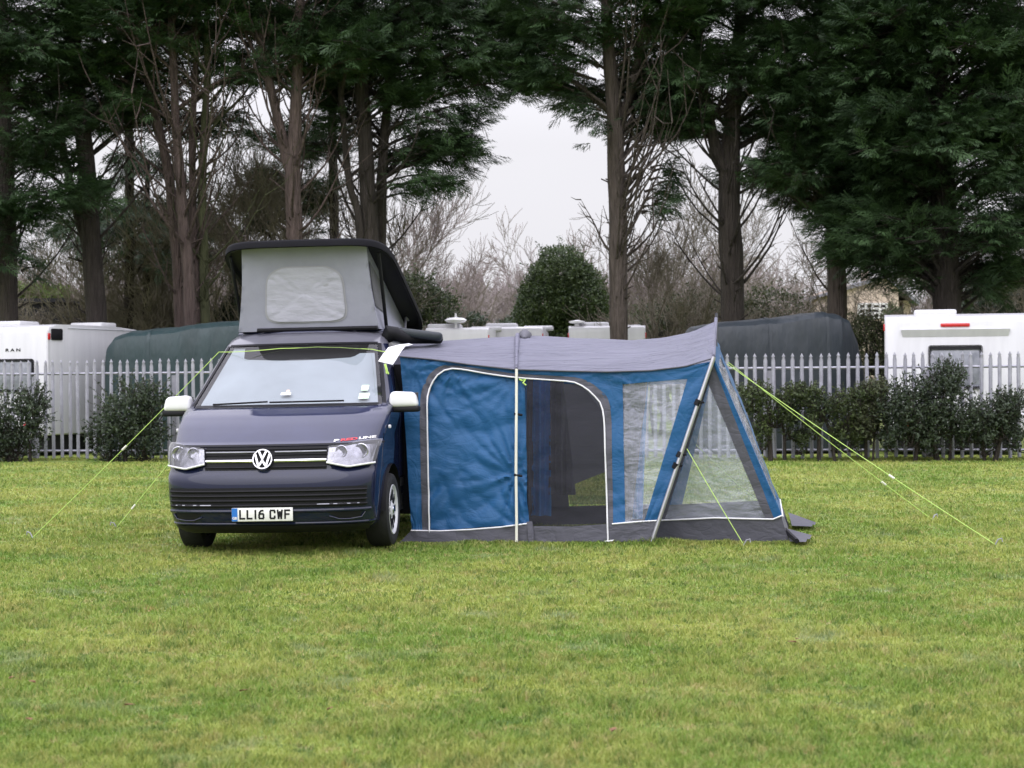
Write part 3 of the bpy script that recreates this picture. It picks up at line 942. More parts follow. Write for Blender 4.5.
# grille
x0, zt = hit(205, 448.5); _, zb = hit(205, 469.5)
GXX = (abs(x0) + abs(hit(325.5, 447)[0])) / 2; ZT, ZB = .915, .722
nose(quad_xz((-GXX, ZT), (GXX, ZT), (GXX - .0, ZB), (-GXX + .0, ZB), 33, 8), M['black'], 'grille', .004)
for z, h, mt, nm in ((.872, .007, M['galv'], 'grille_bar'), (.848, .004, M['ink'], 'grille_bar'), (.805, .013, M['chrome'], 'chrome_strip')):
    for s in (-1, 1):
        pts = [fp(s * x, z + (-.006 if mt is M['chrome'] else 0), .010) for x in np.linspace(.085, GXX - .005, 12)]
        m = MB(); m.tube(pts, h, 6); m.build(nm, mt, van, world=False)
for z in (.895, .82, .745):
    pts = [fp(x, z, .006) for x in np.linspace(-GXX, GXX, 25)]
    m = MB(); m.tube(pts, .009, 6); m.build('grille_bar', M['ink'], van, world=False)

# headlights: measured on the left one, the other mirrored
HLa = [hit(172.5, 445.5), hit(204, 449.5), hit(205, 466.5), hit(189, 470.5), hit(172, 467.5)]
HLb = [hit(373, 439.5), hit(326.5, 446.6), hit(325, 461.5), hit(349.4, 466.4), hit(373, 461.5)]
HL = [((abs(a[0]) + abs(b[0])) / 2, (a[1] + b[1]) / 2) for a, b in zip(HLa, HLb)]
M['lampclear'] = film_mat('lamp_cover', (.93, .93, .95), (.6, .6, .65), .08, .04, gloss=1.5)
for s in (-1, 1):
    A, B, C, D, E = [(abs(x) * s, z) for x, z in HL]
    rows = []
    # top edge A-B, bottom edge E-D-C
    nU = 14
    top = [(A[0] + (B[0] - A[0]) * i / (nU - 1), A[1] + (B[1] - A[1]) * i / (nU - 1)) for i in range(nU)]
    bot = [(p.x, p.y) for p in resample([(E[0], E[1], 0), (D[0], D[1], 0), (C[0], C[1], 0)], nU)]
    rows = [[(t[0] + (b[0] - t[0]) * j / 7, t[1] + (b[1] - t[1]) * j / 7) for t, b in zip(top, bot)] for j in range(8)]
    hl = nose(rows, M['lamp'], 'headlight', .006)
    for f, g, r in ((.32, .42, .058), (.72, .42, .048)):
        cx = A[0] + (B[0] - A[0]) * f; cz = A[1] + (E[1] - A[1]) * g
        m = MB(); c = fp(cx, cz, .012); rr = []
        for rad, dp in ((r * 1.08, .0), (r * .98, -.006), (r * .86, .0), (r * .55, .010), (.002, .012)):
            rr.append([(c.x + rad * math.cos(k / 20 * 6.2832), c.y + dp - .006, c.z + rad * math.sin(k / 20 * 6.2832)) for k in range(20)])
        m.grid(rr, close=True); m.build('lens', M['lamp'], hl, world=False)
        if 0: m = MB(); m.grid([[(c.x + q * math.cos(k / 20 * 6.2832), c.y - .022, c.z + q * math.sin(k / 20 * 6.2832)) for k in range(20)] for q in (r * .34, .002)], close=True)
    m = MB(); m.grid([[fp(x, z, .034) for x, z in r] for r in rows]); m.build('lamp_cover', M['lampclear'], hl, world=False)
    m = MB(); edge = [fp(x, z, .030) for x, z in rows[-1]]; m.tube(edge, .009, 6); m.build('trim', M['silver'], hl, world=False)
    m = MB(); e = [fp(x, z, .014) for x, z in (rows[0] + [r[-1] for r in rows] + rows[-1][::-1] + [r[0] for r in rows][::-1])]; m.tube(e, .006, 5); m.build('surround', M['ink'], hl, world=False)

# badge
bx, bz = hit(263.3, 459.6)
bc = fp(bx, bz, .03); r = .088
tilt = Matrix.Translation(bc) @ Matrix.Rotation(R_(90 - 12), 4, 'X')
m = MB()
m.grid([[tilt @ Vector((q * math.cos(k / 40 * 6.2832), q * math.sin(k / 40 * 6.2832), h)) for k in range(40)] for q, h in ((r + .004, -.04), (r, .0), (r - .004, .008), (r - .013, .008), (r - .016, 0), (r - .016, -.02))], close=True)


def stroke(m, pts, w, h):
    pts = [Vector((p[0], p[1], 0)) for p in pts]
    for a, b in zip(pts, pts[1:]):
        d = (b - a).normalized(); n = Vector((-d.y, d.x, 0)) * w / 2; e = d * w * .35
        q = [a - e + n, b + e + n, b + e - n, a - e - n]
        m.prism([tilt @ (p + Vector((0, 0, h))) for p in q], (tilt.to_3x3() @ Vector((0, 0, -.012))))


k = r / 1.0
stroke(m, [(-.36 * k, .76 * k), (0, .02 * k), (.36 * k, .76 * k)], .017, .006)
stroke(m, [(-.70 * k, .45 * k), (-.36 * k, -.70 * k), (0, .0 * k - .012), (.36 * k, -.70 * k), (.70 * k, .45 * k)], .017, .0068)
m.build('badge', M['chrome'], van, world=False, smooth=False)
m = MB(); m.grid([[tilt @ Vector((q * math.cos(k_ / 40 * 6.2832), q * math.sin(k_ / 40 * 6.2832), -.01)) for k_ in range(40)] for q in (r - .012, .001)], close=True); m.build('badge_back', M['black'], van, world=False)

# bumper intakes
zi0 = hit(263, 489)[1]; zi1 = hit(263, 508)[1]
XI = .845
nose(quad_xz((-XI, zi0 + .01), (XI, zi0 + .01), (XI - .02, zi1), (-XI + .02, zi1), 41, 8), M['black'], 'lower_grille', .004)
for j in range(4):
    z = zi0 + (zi1 - zi0) * (j + .5) / 4
    m = MB(); m.tube([fp(x, z, .008) for x in np.linspace(-XI + .01, XI - .01, 33)], .011, 6); m.build('grille_bar', M['ink'], van, world=False)
for s in (-1, 1):
    m = MB(); m.tube([fp(s * x, zi1 + (zi0 - zi1) * .15, .01) for x in (.45, .52, .60, .70, .78)], .007, 6); m.build('grille_bar', M['galv'], van, world=False)
# crease of the bumper below the intake, lower lip
m = MB(); m.tube([fp(x, zi1 - .028, -.004) for x in np.linspace(-.86, .86, 41)], .018, 8); m.build('bumper_crease', M['paint'], van, world=False)
nose(quad_xz((-.86, .262), (.86, .262), (.80, .20), (-.80, .20), 41, 4), M['black'], 'bumper_lip', .005)
m = MB(); m.tube([fp(x, .278, .002) for x in np.linspace(-.87, .87, 41)], .012, 8); m.build('bumper_crease', M['paint'], van, world=False)
for s in (-1, 1):
    nose(quad_xz((s * .52, .375), (s * .80, .385), (s * .78, .315), (s * .62, .315), 12, 4), M['black'], 'fog_trim', .004)
    m = MB(); m.tube([fp(s * x, z, .006) for x, z in ((.54, .335), (.62, .308), (.70, .306), (.79, .318), (.82, .36))], .006, 6); m.build('fog_trim_edge', M['paint'], van, world=False)

# number plate
pl = hit(263, 514.5); pc = fp(pl[0], pl[1], .0)
pm = Matrix.Translation((pl[0], fv(0, pl[1]) - .030, pl[1] + .002)) @ Matrix.Rotation(R_(90), 4, 'X')
m = MB(); m.rbox(-.26, .26, -.056, .056, -.012, .0, .004, 2, pm); plate = m.build('number_plate', M['plate'], van, world=False)
m = MB(); m.prism([pm @ Vector(p) for p in ((-.258, -.054, .0015), (-.210, -.054, .0015), (-.210, .054, .0015), (-.258, .054, .0015))], pm.to_3x3() @ Vector((0, 0, -.004))); m.build('country_band', M['plateblue'], plate, world=False, smooth=False)
GL = {'L': [[(0, 1), (0, 0), (1, 0)]], '1': [[(.5, 1), (.5, 0)]],
      '6': [[(.86, 1), (.45, .98), (.12, .75), (0, .42), (0, .12), (.12, 0), (.88, 0), (1, .12), (1, .46), (.88, .58), (.12, .58), (0, .46)]],
      'C': [[(1, .74), (1, .88), (.88, 1), (.12, 1), (0, .88), (0, .12), (.12, 0), (.88, 0), (1, .12), (1, .26)]],
      'W': [[(0, 1), (.2, 0), (.5, .8), (.8, 0), (1, 1)]], 'F': [[(0, 0), (0, 1), (1, 1)], [(0, .52), (.85, .52)]]}
m = MB(); gx = -.188; gw, gh, st = .037, .066, .0145; cnt = 0
for ch in 'LL16 CWF':
    if ch == ' ': gx += .033; continue
    wd_ = gw if ch != '1' else .012
    for line in GL[ch]:
        pts = [Vector((gx + p[0] * wd_ * (1 if ch != '1' else 1), (p[1] - .5) * gh, 0)) for p in line]
        for a, b in zip(pts, pts[1:]):
            d = (b - a).normalized(); n_ = Vector((-d.y, d.x, 0)) * st / 2; e_ = d * st * .42; cnt += 1
            m.prism([pm @ (q + Vector((0, 0, .0022 + .00012 * (cnt % 5)))) for q in (a - e_ + n_, b + e_ + n_, b + e_ - n_, a - e_ - n_)], pm.to_3x3() @ Vector((0, 0, -.002)))
    gx += wd_ + .0255
m.build('registration', M['ink'], plate, world=False, smooth=False)
letters('GB', .030, M['paper'], plate, pm @ Matrix.Translation((-.234, -.030, .003)), 'country_letters', bold=.001, extrude=.0005)

# red and white decal above the image-right headlight
x1, z1 = hit(334, 441.0); x2, z2 = hit(376, 436.5)


def decal(s, mtl, f0, f1, name):
    xa = x1 + (x2 - x1) * f0; xb = x1 + (x2 - x1) * f1
    o = letters(s, .05, mtl, van, Matrix.Identity(4), name, bold=.002, align='LEFT', fit=xb - xa, extrude=0)
    me = o.data; ys = [v.co.y for v in me.vertices]; lo, hi = min(ys), max(ys); xs0 = min(v.co.x for v in me.vertices)
    for v in me.vertices:
        x = xa + v.co.x - xs0; f = (v.co.y - lo) / (hi - lo)
        z = z1 + (z2 - z1) * (x - x1) / (x2 - x1) + (f - .5) * .020
        v.co = fp(x, z, .004)


decal('P', M['paper'], 0, .13, 'bonnet_decal'); decal('RED', M['red'], .17, .58, 'bonnet_decal'); decal('LINE', M['paper'], .61, 1.0, 'bonnet_decal')

# side glass, door seams, handle
for s in (-1, 1):
    def side(v0f, v1, z0, z1, off, mtl, name, nv=8):
        rows = []
        for z in zs(z0, z1, nv):
            F, w, R, n = prof(z); a = F + R + v0f
            rows.append([(s * (w + off), a + (v1 - a) * i / 8, z) for i in range(9)])
        m = MB(); m.grid(rows); return m.build(name, mtl, van, world=False)
    side(.08, 2.25, 1.26, 1.76, .004, M['darkglass'], 'door_window')
    for (a, b) in ((2.4, 3.5), (3.6, 4.7)):
        rows = [[(s * (prof(z)[1] + .004), a + (b - a) * i / 4, z) for i in range(5)] for z in zs(1.26, 1.76, 6)]
        m = MB(); m.grid(rows); m.build('side_window', M['darkglass'], van, world=False)
    for v in (1.36, 2.33):
        rows = [[(s * (prof(z)[1] + .003), v, z), (s * (prof(z)[1] + .003), v + .012, z)] for z in zs(.42, 1.25, 8)]
        m = MB(); m.grid(rows); m.build('door_gap', M['ink'], van, world=False)
    m = MB(); m.rbox(s * .955 - .012, s * .955 + .025, 2.05, 2.24, 1.03, 1.07, .01, 2); m.build('door_handle', M['paint'], van, world=False)
    rows = [[(s * (prof(z)[1] + .012), v, z) for v in np.linspace(1.34, 4.7, 5)] for z in (.50, .505, .575, .58)]
    m = MB(); m.grid(rows); m.build('side_moulding', M['black'], van, world=False)
    # indicator repeater
    m = MB(); m.rbox(s * .945 - .01, s * .945 + .012, .72, .77, 1.04, 1.07, .008, 2); m.build('indicator', M['silver'], van, world=False)
    # mirrors
    m = MB(); cx = 1.02 if s > 0 else -1.035; cy = 1.08; cz = 1.275
    rows = []
    for k in range(11):
        a = -math.pi / 2 + math.pi * k / 10
        pass
    bm = bmesh.new(); bmesh.ops.create_cube(bm, size=1)
    for v in bm.verts:
        tp = v.co.z > 0; outw = (v.co.x * s) > 0; fr = v.co.y < 0
        wx = .135 if not tp else .115
        v.co = Vector((cx + (v.co.x * 2) * wx - (s * .012 if tp and outw else 0), cy + v.co.y * 2 * (.075 if not fr else .085) * (.8 if outw else 1), cz + (.085 if tp else -.060) - (.012 if tp and outw else 0)))
    bmesh.ops.bevel(bm, geom=bm.edges[:], offset=.045, segments=5, profile=.55, affect='EDGES')
    m.take(bm); mir = m.build('mirror', M['whitepaint'], van, world=False, angle=60)
    bm = bmesh.new(); bmesh.ops.create_cube(bm, size=1)
    for v in bm.verts:
        outw = (v.co.x * s) > 0
        v.co = Vector((cx + v.co.x * .272 - s * .0, cy + .01 + v.co.y * .15, cz - .075 + v.co.z * .055))
    bmesh.ops.bevel(bm, geom=bm.edges[:], offset=.02, segments=3, profile=.5, affect='EDGES')
    m = MB(); m.take(bm); m.tube([(s * .89, 1.22, 1.205), (s * .93, 1.14, 1.20), (s * 1.0, 1.09, 1.20)], .03, 8); m.build('mirror_base', M['black'], mir, world=False)
    m = MB(); m.rbox(cx - .115, cx + .115, cy + .078, cy + .086, cz - .045, cz + .07, .004, 1); m.build('mirror_glass', M['darkglass'], mir, world=False)

# wheels
for s in (-1, 1):
    for c in ARCH:
        cx = s * .830
        m = MB(); m.lathe_x([(-.095, .210), (-.105, .24), (-.108, .285), (-.095, .310), (-.07, .320), (0, .322), (.07, .320), (.095, .310), (.108, .285), (.105, .24), (.095, .210)], cx, c, .322, 48)
        wh = m.build('wheel', M['black'], van, world=False); wh.name = 'wheel'
        wh.data.materials[0] = M['rubber']
        m = MB(); m.lathe_x([(s * .095, .222), (s * .104, .215), (s * .100, .205), (s * .085, .195), (s * .080, .07), (s * .098, .05), (s * .100, .001)], cx, c, .322, 40)
        rim = m.build('rim', M['silver'], wh, world=False)
        m = MB()
        for k in range(10):
            a = 2 * math.pi * k / 10
            ca, sa = math.cos(a), math.sin(a)
            q = []
            for rad, t in ((.085, -.018), (.085, .018), (.178, .030), (.178, -.030)):
                q.append((cx + s * .088, c + rad * ca - t * sa, .322 + rad * sa + t * ca))
            m.prism(q, (s * -.012, 0, 0))
        m.build('rim_slot', M['ink'], wh, world=False, smooth=False)
        m = MB(); m.lathe_x([(s * .10, .035), (s * .106, .03), (s * .106, .001)], cx, c, .322, 16); m.build('hub_cap', M['chrome'], wh, world=False)

# ---- raised roof
HV, HZ = 3.95, 1.985           # hinge line
FVv, FZ = 1.60, 2.765         # front edge of the lid


def lidp(u, f, dz=0):
    """point of the lid: f = 0 at the front edge, 1 at the hinge"""
    v = FVv + (HV - FVv) * f; z = FZ + (HZ - FZ) * f
    return Vector((u, v + dz * .26, z + dz))


rows = []; NU = 21
for (dz, g) in ((-.06, 1.0), (-.012, 1.0), (.010, .99), (.022, .965), (.03, .92), (.036, .55), (.038, .02)):
    # closed outline of the plate, shrunk by g
    out = []
    hw, nseg = .805, 64
    for k in range(nseg):
        a = 2 * math.pi * k / nseg
        cu = math.copysign(abs(math.cos(a)) ** (2 / 7), math.cos(a)); sv = math.copysign(abs(math.sin(a)) ** (2 / 7), math.sin(a))
        f = .5 + .5 * sv * g
        uu = hw * cu * g
        bow = -.05 * (1 - (uu / hw) ** 2) * (1 - f)
        p = lidp(uu, f, dz); p.y += bow
        out.append(p)
    rows.append(out)
m = MB(); m.grid(rows, close=True); m.face(rows[-1])
under = []
for (dz, g) in ((-.064, .995), (-.05, .965), (-.0, .95), (.01, .5), (.01, .02)):
    out = []
    for k in range(64):
        a = 2 * math.pi * k / 64
        cu = math.copysign(abs(math.cos(a)) ** (2 / 7), math.cos(a)); sv = math.copysign(abs(math.sin(a)) ** (2 / 7), math.sin(a))
        f = .5 + .5 * sv * g; uu = .805 * cu * g
        p = lidp(uu, f, dz); p.y += -.05 * (1 - (uu / .805) ** 2) * (1 - f); out.append(p)
    under.append(out)
lid = m.build('roof_lid', M['lid'], van, world=False, angle=60)
m = MB(); m.grid(under, close=True); m.build('lid_lining', M['lidunder'], lid, world=False)

# canvas: front wall and two side wedges
CW = .60
def cfront(a, t):
    """a across -1..1, t 0 bottom .. 1 top"""
    v = 1.83 + (1.70 - 1.83) * t; z = 1.94 + (2.735 - 1.94) * t
    w = (CW + .07) + (CW - .01 - CW - .07) * t - .018 * math.sin(t * math.pi)
    q = Vector((a * w, v + .03 * math.sin(t * math.pi) * (1 - a * a) * .6, z))
    q.y += .006 * mnoise.noise(Vector((a * 4, t * 3, 1))) + .004 * mnoise.noise(Vector((a * 9, t * 12, 5)))
    return q
m = MB(); m.grid([[cfront(-1 + 2 * i / 30, j / 16) for i in range(31)] for j in range(17)])
for s in (-1, 1):
    rows = []
    for j in range(13):
        t = j / 12; e = cfront(s, t); rows.append([])
        for i in range(17):
            f = i / 16
            zt = FZ + (HZ - FZ) * ((e.y + (3.85 - e.y) * f - FVv) / (HV - FVv)) - .02
            zb = 1.94; vv = e.y + (3.85 - e.y) * f
            z = zb + (zt - zb) * t if i else e.z
            rows[-1].append((s * (abs(e.x) + .0 + .05 * math.sin(f * math.pi) * 0 - .015 * math.sin(t * math.pi) * math.sin(f * math.pi)), vv, z))
    m.grid(rows)
can = m.build('canvas', M['canvas'], van, world=False, angle=35)
# window in the front wall: rounded rectangle, slightly proud
def rrect(cx, cz, hx, hz, n=40, p=5):
    o = []
    for k in range(n):
        a = 2 * math.pi * k / n
        o.append((cx + hx * math.copysign(abs(math.cos(a)) ** (2 / p), math.cos(a)), cz + hz * math.copysign(abs(math.sin(a)) ** (2 / p), math.sin(a))))
    return o
def cpatch(scale_steps, off, name, mtl, parent, cx=-.02, ct=.42, hx=.585, ht=.315, cut=True):
    rows = []
    for g in scale_steps:
        r = []
        for a, t in rrect(0, 0, hx * g, ht * g, 56, 6):
            t2 = ct + t - .10 * max(0, abs(a) / (hx * g + 1e-6) - .55) * (1 if t > 0 else 0) * 1.3 * g
            q = cfront(cx + a, t2); w = .010 * mnoise.noise(Vector((a * 9, t2 * 22, 3))) * (1 if g < .98 else 0)
            r.append(q + Vector((0, -off - w, 0)))
        rows.append(r)
    m = MB(); m.grid(rows, close=True); m.face(rows[-1])
    return m.build(name, mtl, parent, world=False, angle=60)
M['hem'] = mat('canvas_hem', (.34, .34, .365), .85, 0, .04)
cpatch((1.05, 1.04, 1.0, .97), .006, 'window_hem', M['hem'], can)
cpatch((1.0, .98, .93, .86, .75, .6, .45, .3, .15, .02), .016, 'canvas_window', M['canvaswin'], can)
for s in (-1, 1):
    # mesh window of the side wall and the gas strut
    e = lambda v, z: (s * (CW + .042), v, z)
    def sidep(f, t, off):
        q = cfront(s, t)
        vv = q.y + (3.85 - q.y) * f; zt = FZ + (HZ - FZ) * ((vv - FVv) / (HV - FVv)) - .02
        z = 1.94 + (zt - 1.94) * t
        return (s * (abs(q.x) - .015 * math.sin(t * math.pi) * math.sin(f * math.pi) + off), vv, z)
    m = MB(); m.grid([[sidep(.03 + .30 * i / 8, .30 + .55 * j / 6, .008) for i in range(9)] for j in range(7)])
    m.build('mesh_window', M['canvasmesh'], can, world=False, smooth=False)
    m = MB(); m.tube([(s * (CW + .10), 1.72, 2.64), (s * (CW + .095), 2.08, 1.95)], .017, 8); m.build('roof_strut', M['ink'], van, world=False)
    m = MB(); m.tube([(s * (CW + .06), 3.3, 1.96), (s * (CW + .05), 3.45, 2.10), (s * (CW + .04), 3.65, 2.08)], .012, 6); m.build('roof_stay', M['galv'], van, world=False)
# front rail of the fixed roof, rubber seal
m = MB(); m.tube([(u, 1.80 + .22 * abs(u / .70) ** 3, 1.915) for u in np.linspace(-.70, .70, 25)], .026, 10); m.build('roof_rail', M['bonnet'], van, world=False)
m = MB(); m.tube([(u, 1.80, 1.950) for u in np.linspace(-.48, .66, 9)], .020, 8); m.build('roof_seal', M['ink'], van, world=False)
# ------------------------------------------------------------------ the awning
def VW(u, v, z=0):
    c, s = math.cos(R_(7)), math.sin(R_(7))
    return Vector((-2.075 + u * c + v * s, 15.0 - u * s + v * c, z))


def WV(p):
    c, s = math.cos(R_(7)), math.sin(R_(7))
    dx, dy = p.x + 2.075, p.y - 15.0
    return dx * c - dy * s, dx * s + dy * c, p.z


VF, VM_, VB = 1.33, 2.40, 3.47
_A, _B, _C = VW(.95, VF, 0), VW(4.4, VF, 0), VW(.95, VF + .15, 1.6)
WN = (_B - _A).cross(_C - _A).normalized()
if WN.y > 0: WN = -WN


def wrinkle(p):
    """shared by all cloth panels so that neighbours keep meeting: tension folds and crumples"""
    u, v, z = WV(p)
    q = Vector((u * 1.4 + z * .9, z * 2.2 - u * .5, v))
    w = mnoise.noise(q * 1.1) * .016 + mnoise.noise(q * 3.1 + Vector((5, 2, 1))) * .004
    wx = mnoise.noise(Vector((u * 1.8, z * 1.8, v + 3))) * .55
    for (a, b, c, d, k) in ((1.3, .8, -1.0, 4.6, .012), (2.4, -1.0, 1.6, 5.5, .008), (4.2, 2.5, -2.2, 9.5, .004)):
        r = abs(mnoise.noise(Vector((u * a + z * b + wx, u * c + z * d + wx * 1.5, v * 2 + 9 * a))))
        w -= k * (1 - min(1, r * 1.6)) ** 3
    for (au, az_, k, Ls, sd_) in ANCH:
        du, dz = u - au, z - az_; d = math.hypot(du, dz); a = math.atan2(dz, du)
        if d < 1.6:
            r = abs(mnoise.noise(Vector((a * 2.6, sd_, d * .7))))
            w -= k * (1 - min(1, r * 2.2)) ** 2 * math.exp(-d / Ls) * min(1, d / .05)
    return w


ANCH = [(1.00, 1.58, .030, .50, 1.), (1.36, 1.55, .022, .5, 2.), (1.94, .62, .034, .55, 3.), (1.96, 1.52, .024, .45, 4.), (2.78, 1.55, .022, .35, 5.), (1.05, .12, .026, .5, 6.), (2.05, .12, .024, .4, 7.), (2.95, 1.3, .016, .4, 8.), (3.1, .15, .022, .4, 9.), (3.72, 1.62, .022, .5, 10.)]


def wall(x, y, off=0., wr=1.):
    p = on_plane(x, y, _A, WN)
    return p + WN * (off + wr * wrinkle(p))


aw = empty('awning', VW(2.5, 2.4, 0), 'blue and grey drive-away awning with clear windows pitched beside the van', 'awning')


def cloth(name, P, Q, mtl, off=0., ns=24, nt=24, wr=1., parent=aw, fn=wall):
    ns = int(ns * 1.6); nt = int(nt * 1.6)
    P = resample([(p[0], p[1], 0) for p in P], ns); Q = resample([(q[0], q[1], 0) for q in Q], ns)
    rows = []
    for a, b in zip(P, Q):
        rows.append([fn(a.x + (b.x - a.x) * k / (nt - 1), a.y + (b.y - a.y) * k / (nt - 1), off, wr) for k in range(nt)])
    m = MB(); m.grid(rows)
    return m.build(name, mtl, parent, angle=80)


def mirror_v(p, vm=VM_):
    u, v, z = WV(p)
    return VW(u, 2 * vm - v, z)


# --- outlines on the front wall
TOP = [(399.5, 356), (430, 359), (470, 364.5), (515.7, 369.4), (560, 370.8), (607, 371.8), (650, 370.5), (685, 366.5), (712, 361)]
BO = [(421.5, 531), (420.5, 470), (419.5, 405), (422, 388), (429, 374), (440, 366), (453, 365.2), (485, 369), (516, 373.2), (556, 375.5), (582, 378.5), (599, 389), (610, 406), (612, 463), (613, 524)]
ZIP = [(429, 544), (428, 470), (427, 402), (430, 386), (439, 373.5), (453, 368.3), (485, 373), (516, 377.2), (556, 380), (577, 383), (593.6, 395), (603, 412), (605.4, 463), (608, 540.5)]
ZIPu = [(429, 531)] + ZIP[1:-1] + [(607.5, 524)]
cloth('side_panel', [(399.5, 356), (402, 390), (405, 430), (408, 480), (411, 531)], [(440, 366), (429, 374), (421, 392), (420, 440), (421.5, 531)], M['blue'], 0, 36, 16)
cloth('top_panel', TOP[:6], [(440, 366), (453, 365.2), (485, 369), (516, 373.2), (556, 375.5), (582, 378.5), (607, 402)][:6] + [(613, 380)], M['blue'], .001, 40, 6)
cloth('door_border', smooth_poly([(p[0], p[1], 0) for p in BO], 3), smooth_poly([(p[0], p[1], 0) for p in ZIPu], 3), M['grey'], .004, 90, 5)
cloth('side_panel', [(582, 378.5), (599, 389), (610, 406), (612, 463), (613, 524)], [(622, 372), (622.3, 386), (622.8, 406), (624, 463), (625, 523)], M['blue'], .0015, 30, 8)
cloth('top_panel', [(607, 371.8), (650, 370.5), (685, 366.5), (712, 361)], [(607, 386), (622, 384), (650, 381.5), (688, 378.5)], M['blue'], .0005, 24, 8)
cloth('window_border', [(712, 361), (657.5, 522)], [(687.6, 378.5), (644.3, 521.5)], M['blue'], .001, 26, 10)
WIN = cloth('window', [(622, 382.5), (625, 522.5)], [(688, 378.5), (644.6, 521.5)], M['clear'], .0, 26, 18, 1.3)
# skirts
cloth('mud_skirt', [(410.5, 531), (440, 531.3), (470, 530), (500, 527.5), (529, 523.8)], [(396, 545.5), (430, 548), (470, 549), (500, 548), (532, 543)], M['grey'], .001, 24, 6, .5)
cloth('mud_skirt', [(529, 526), (570, 526.5), (607.8, 524)], [(532, 543), (570, 543.5), (608, 541.5)], M['grey'], .0, 14, 5, .5)
cloth('mud_skirt', [(607, 524.3), (640, 521.8), (657.6, 521)], [(607, 541.5), (630, 542), (652, 542)], M['grey'], .002, 12, 5, .5)
# door leaf and insect mesh
cloth('door_leaf', ZIPu[1:7][::-1] + [(429, 531)], [(486, 373.2), (518, 377.3), (522, 379), (524.5, 388), (525, 410), (526.5, 462), (526.5, 500), (529, 524)], M['blue'], -.006, 44, 34, 1.5)
cloth('insect_mesh', [(521, 378), (524.5, 388), (525, 410), (526.5, 462), (529, 527)], [(560, 380.4), (582, 385.5), (603, 412), (605.4, 463), (607.7, 526)], M['mesh'], -.004, 30, 16, 1.)
m = MB()
a = [wall(x, y, .02) for x, y in ((526, 523), (533, 540), (531, 545))]
m.tube([wall(529, 522, .0), wall(530.5, 532, .02), wall(531, 543, .02)], [.028, .035, .03], 8); m.build('rolled_cloth', M['grey'], aw)
# white piping and zips
for nm, L in (('zip', smooth_poly([(p[0], p[1], 0) for p in ZIP], 5)), ('piping', [(410.5, 530.5, 0), (440, 531, 0), (470, 529.6, 0), (500, 527.2, 0), (529, 523.4, 0)]), ('piping', [(612, 524, 0), (640, 521.5, 0), (658, 520.6, 0)])):
    m = MB(); m.tube([wall(p[0], p[1], .012) for p in resample(L, 60)], .0075, 6); m.build(nm, M['piping'], aw)
for (x, y) in ((429, 544), (608, 540.5)):
    m = MB(); m.tube([wall(x - 3, y + 1.2, .02), wall(x + 6, y, .02)], .009, 6); m.build('zip_pull', M['piping'], aw)

# --- roof: from the front eave over the ridge to the back eave
T = wall(713.7, 358); PK = at(716, 320.5, 16.95); Bc = ground_at(789, 544); Aft = ground_at(652, 541)
RIDGE = [(396, 346), (407, 342.5), (440, 340), (480, 336.5), (515, 334), (533, 334.6), (580, 338.2), (631, 340.2), (665, 336.5), (692, 331), (716, 320.5)]
EAVE = [(396, 356)] + TOP[1:-1] + [(713.7, 358)]
ne = 46
E = resample([(p[0], p[1], 0) for p in EAVE], ne); RG = resample([(p[0], p[1], 0) for p in RIDGE], ne)
rows = [[] for _ in range(25)]
ridge3 = []
for e, g in zip(E, RG):
    pe = wall(e.x, e.y, 0, .4)
    # depth of the ridge: on the plane v = VM_
    n_ = (VW(0, VM_) - VW(0, VM_ - 1)); pr = on_plane(g.x, g.y, VW(0, VM_), n_)
    pb = mirror_v(pe); ridge3.append(pr)
    for k in range(25):
        t = k / 24
        # quadratic through eave, ridge, eave with a flat crown
        if t <= .5: f = t * 2; q = pe.lerp(pr, f); q.z = pe.z + (pr.z - pe.z) * (1 - (1 - f) ** 1.7)
        else: f = (1 - t) * 2; q = pb.lerp(pr, f); q.z = pb.z + (pr.z - pb.z) * (1 - (1 - f) ** 1.7)
        u, v, z = WV(q)
        q.z += (.014 * mnoise.noise(Vector((u * .9, v * 4.5, 2))) + .010 * mnoise.noise(Vector((u * 1.1 + v, v * 10, 7))) - .034 * (1 - min(1, 2.2 * abs(mnoise.noise(Vector((u * .55, v * 5.5 + u * .5, 11)))))) ** 2) * math.sin(math.pi * min(1, t * 1.0))
        rows[k].append(q)
m = MB(); m.grid(rows); m.build('roof', M['roofgrey'], aw, angle=80)
m = MB(); m.tube([r_ + WN * .004 for r_ in rows[0]], .007, 5); m.build('roof_seam', M['grey'], aw)
# arch sleeve over the roof and its pole in front
i0 = min(range(ne), key=lambda i: abs(E[i].x - 517))
arc = [rows[k][i0] + Vector((0, 0, .012)) for k in range(25)]
m = MB(); m.tube(arc, [.013 + .010 * math.sin(math.pi * k / 24) for k in range(25)], 10); m.build('arch_sleeve', M['roofgrey'], aw)
m = MB(); m.tube([rows[k][i0 + 1] + Vector((0, 0, .006)) for k in range(9, 16)], [.01, .035, .055, .06, .055, .035, .01], 10); m.build('arch_cap', M['grey'], aw)
m = MB(); m.tube([wall(516.5, 369, .035), wall(516.7, 400, .04), wall(516.4, 470, .045), wall(516.8, 520, .05), wall(516.9, 550, .04)], .013, 8); pl_ = m.build('arch_pole', M['polewhite'], aw)
for y in (414, 475):
    m = MB(); m.tube([wall(514.8, y, .05), wall(522, y + 1, .03)], .012, 6); m.build('pole_clip', M['ink'], aw)
arcb = [mirror_v(wall(516.6, y, .035)) for y in (369, 440, 500, 543)]
m = MB(); m.tube(arcb, .013, 8); m.build('arch_pole', M['polewhite'], aw)

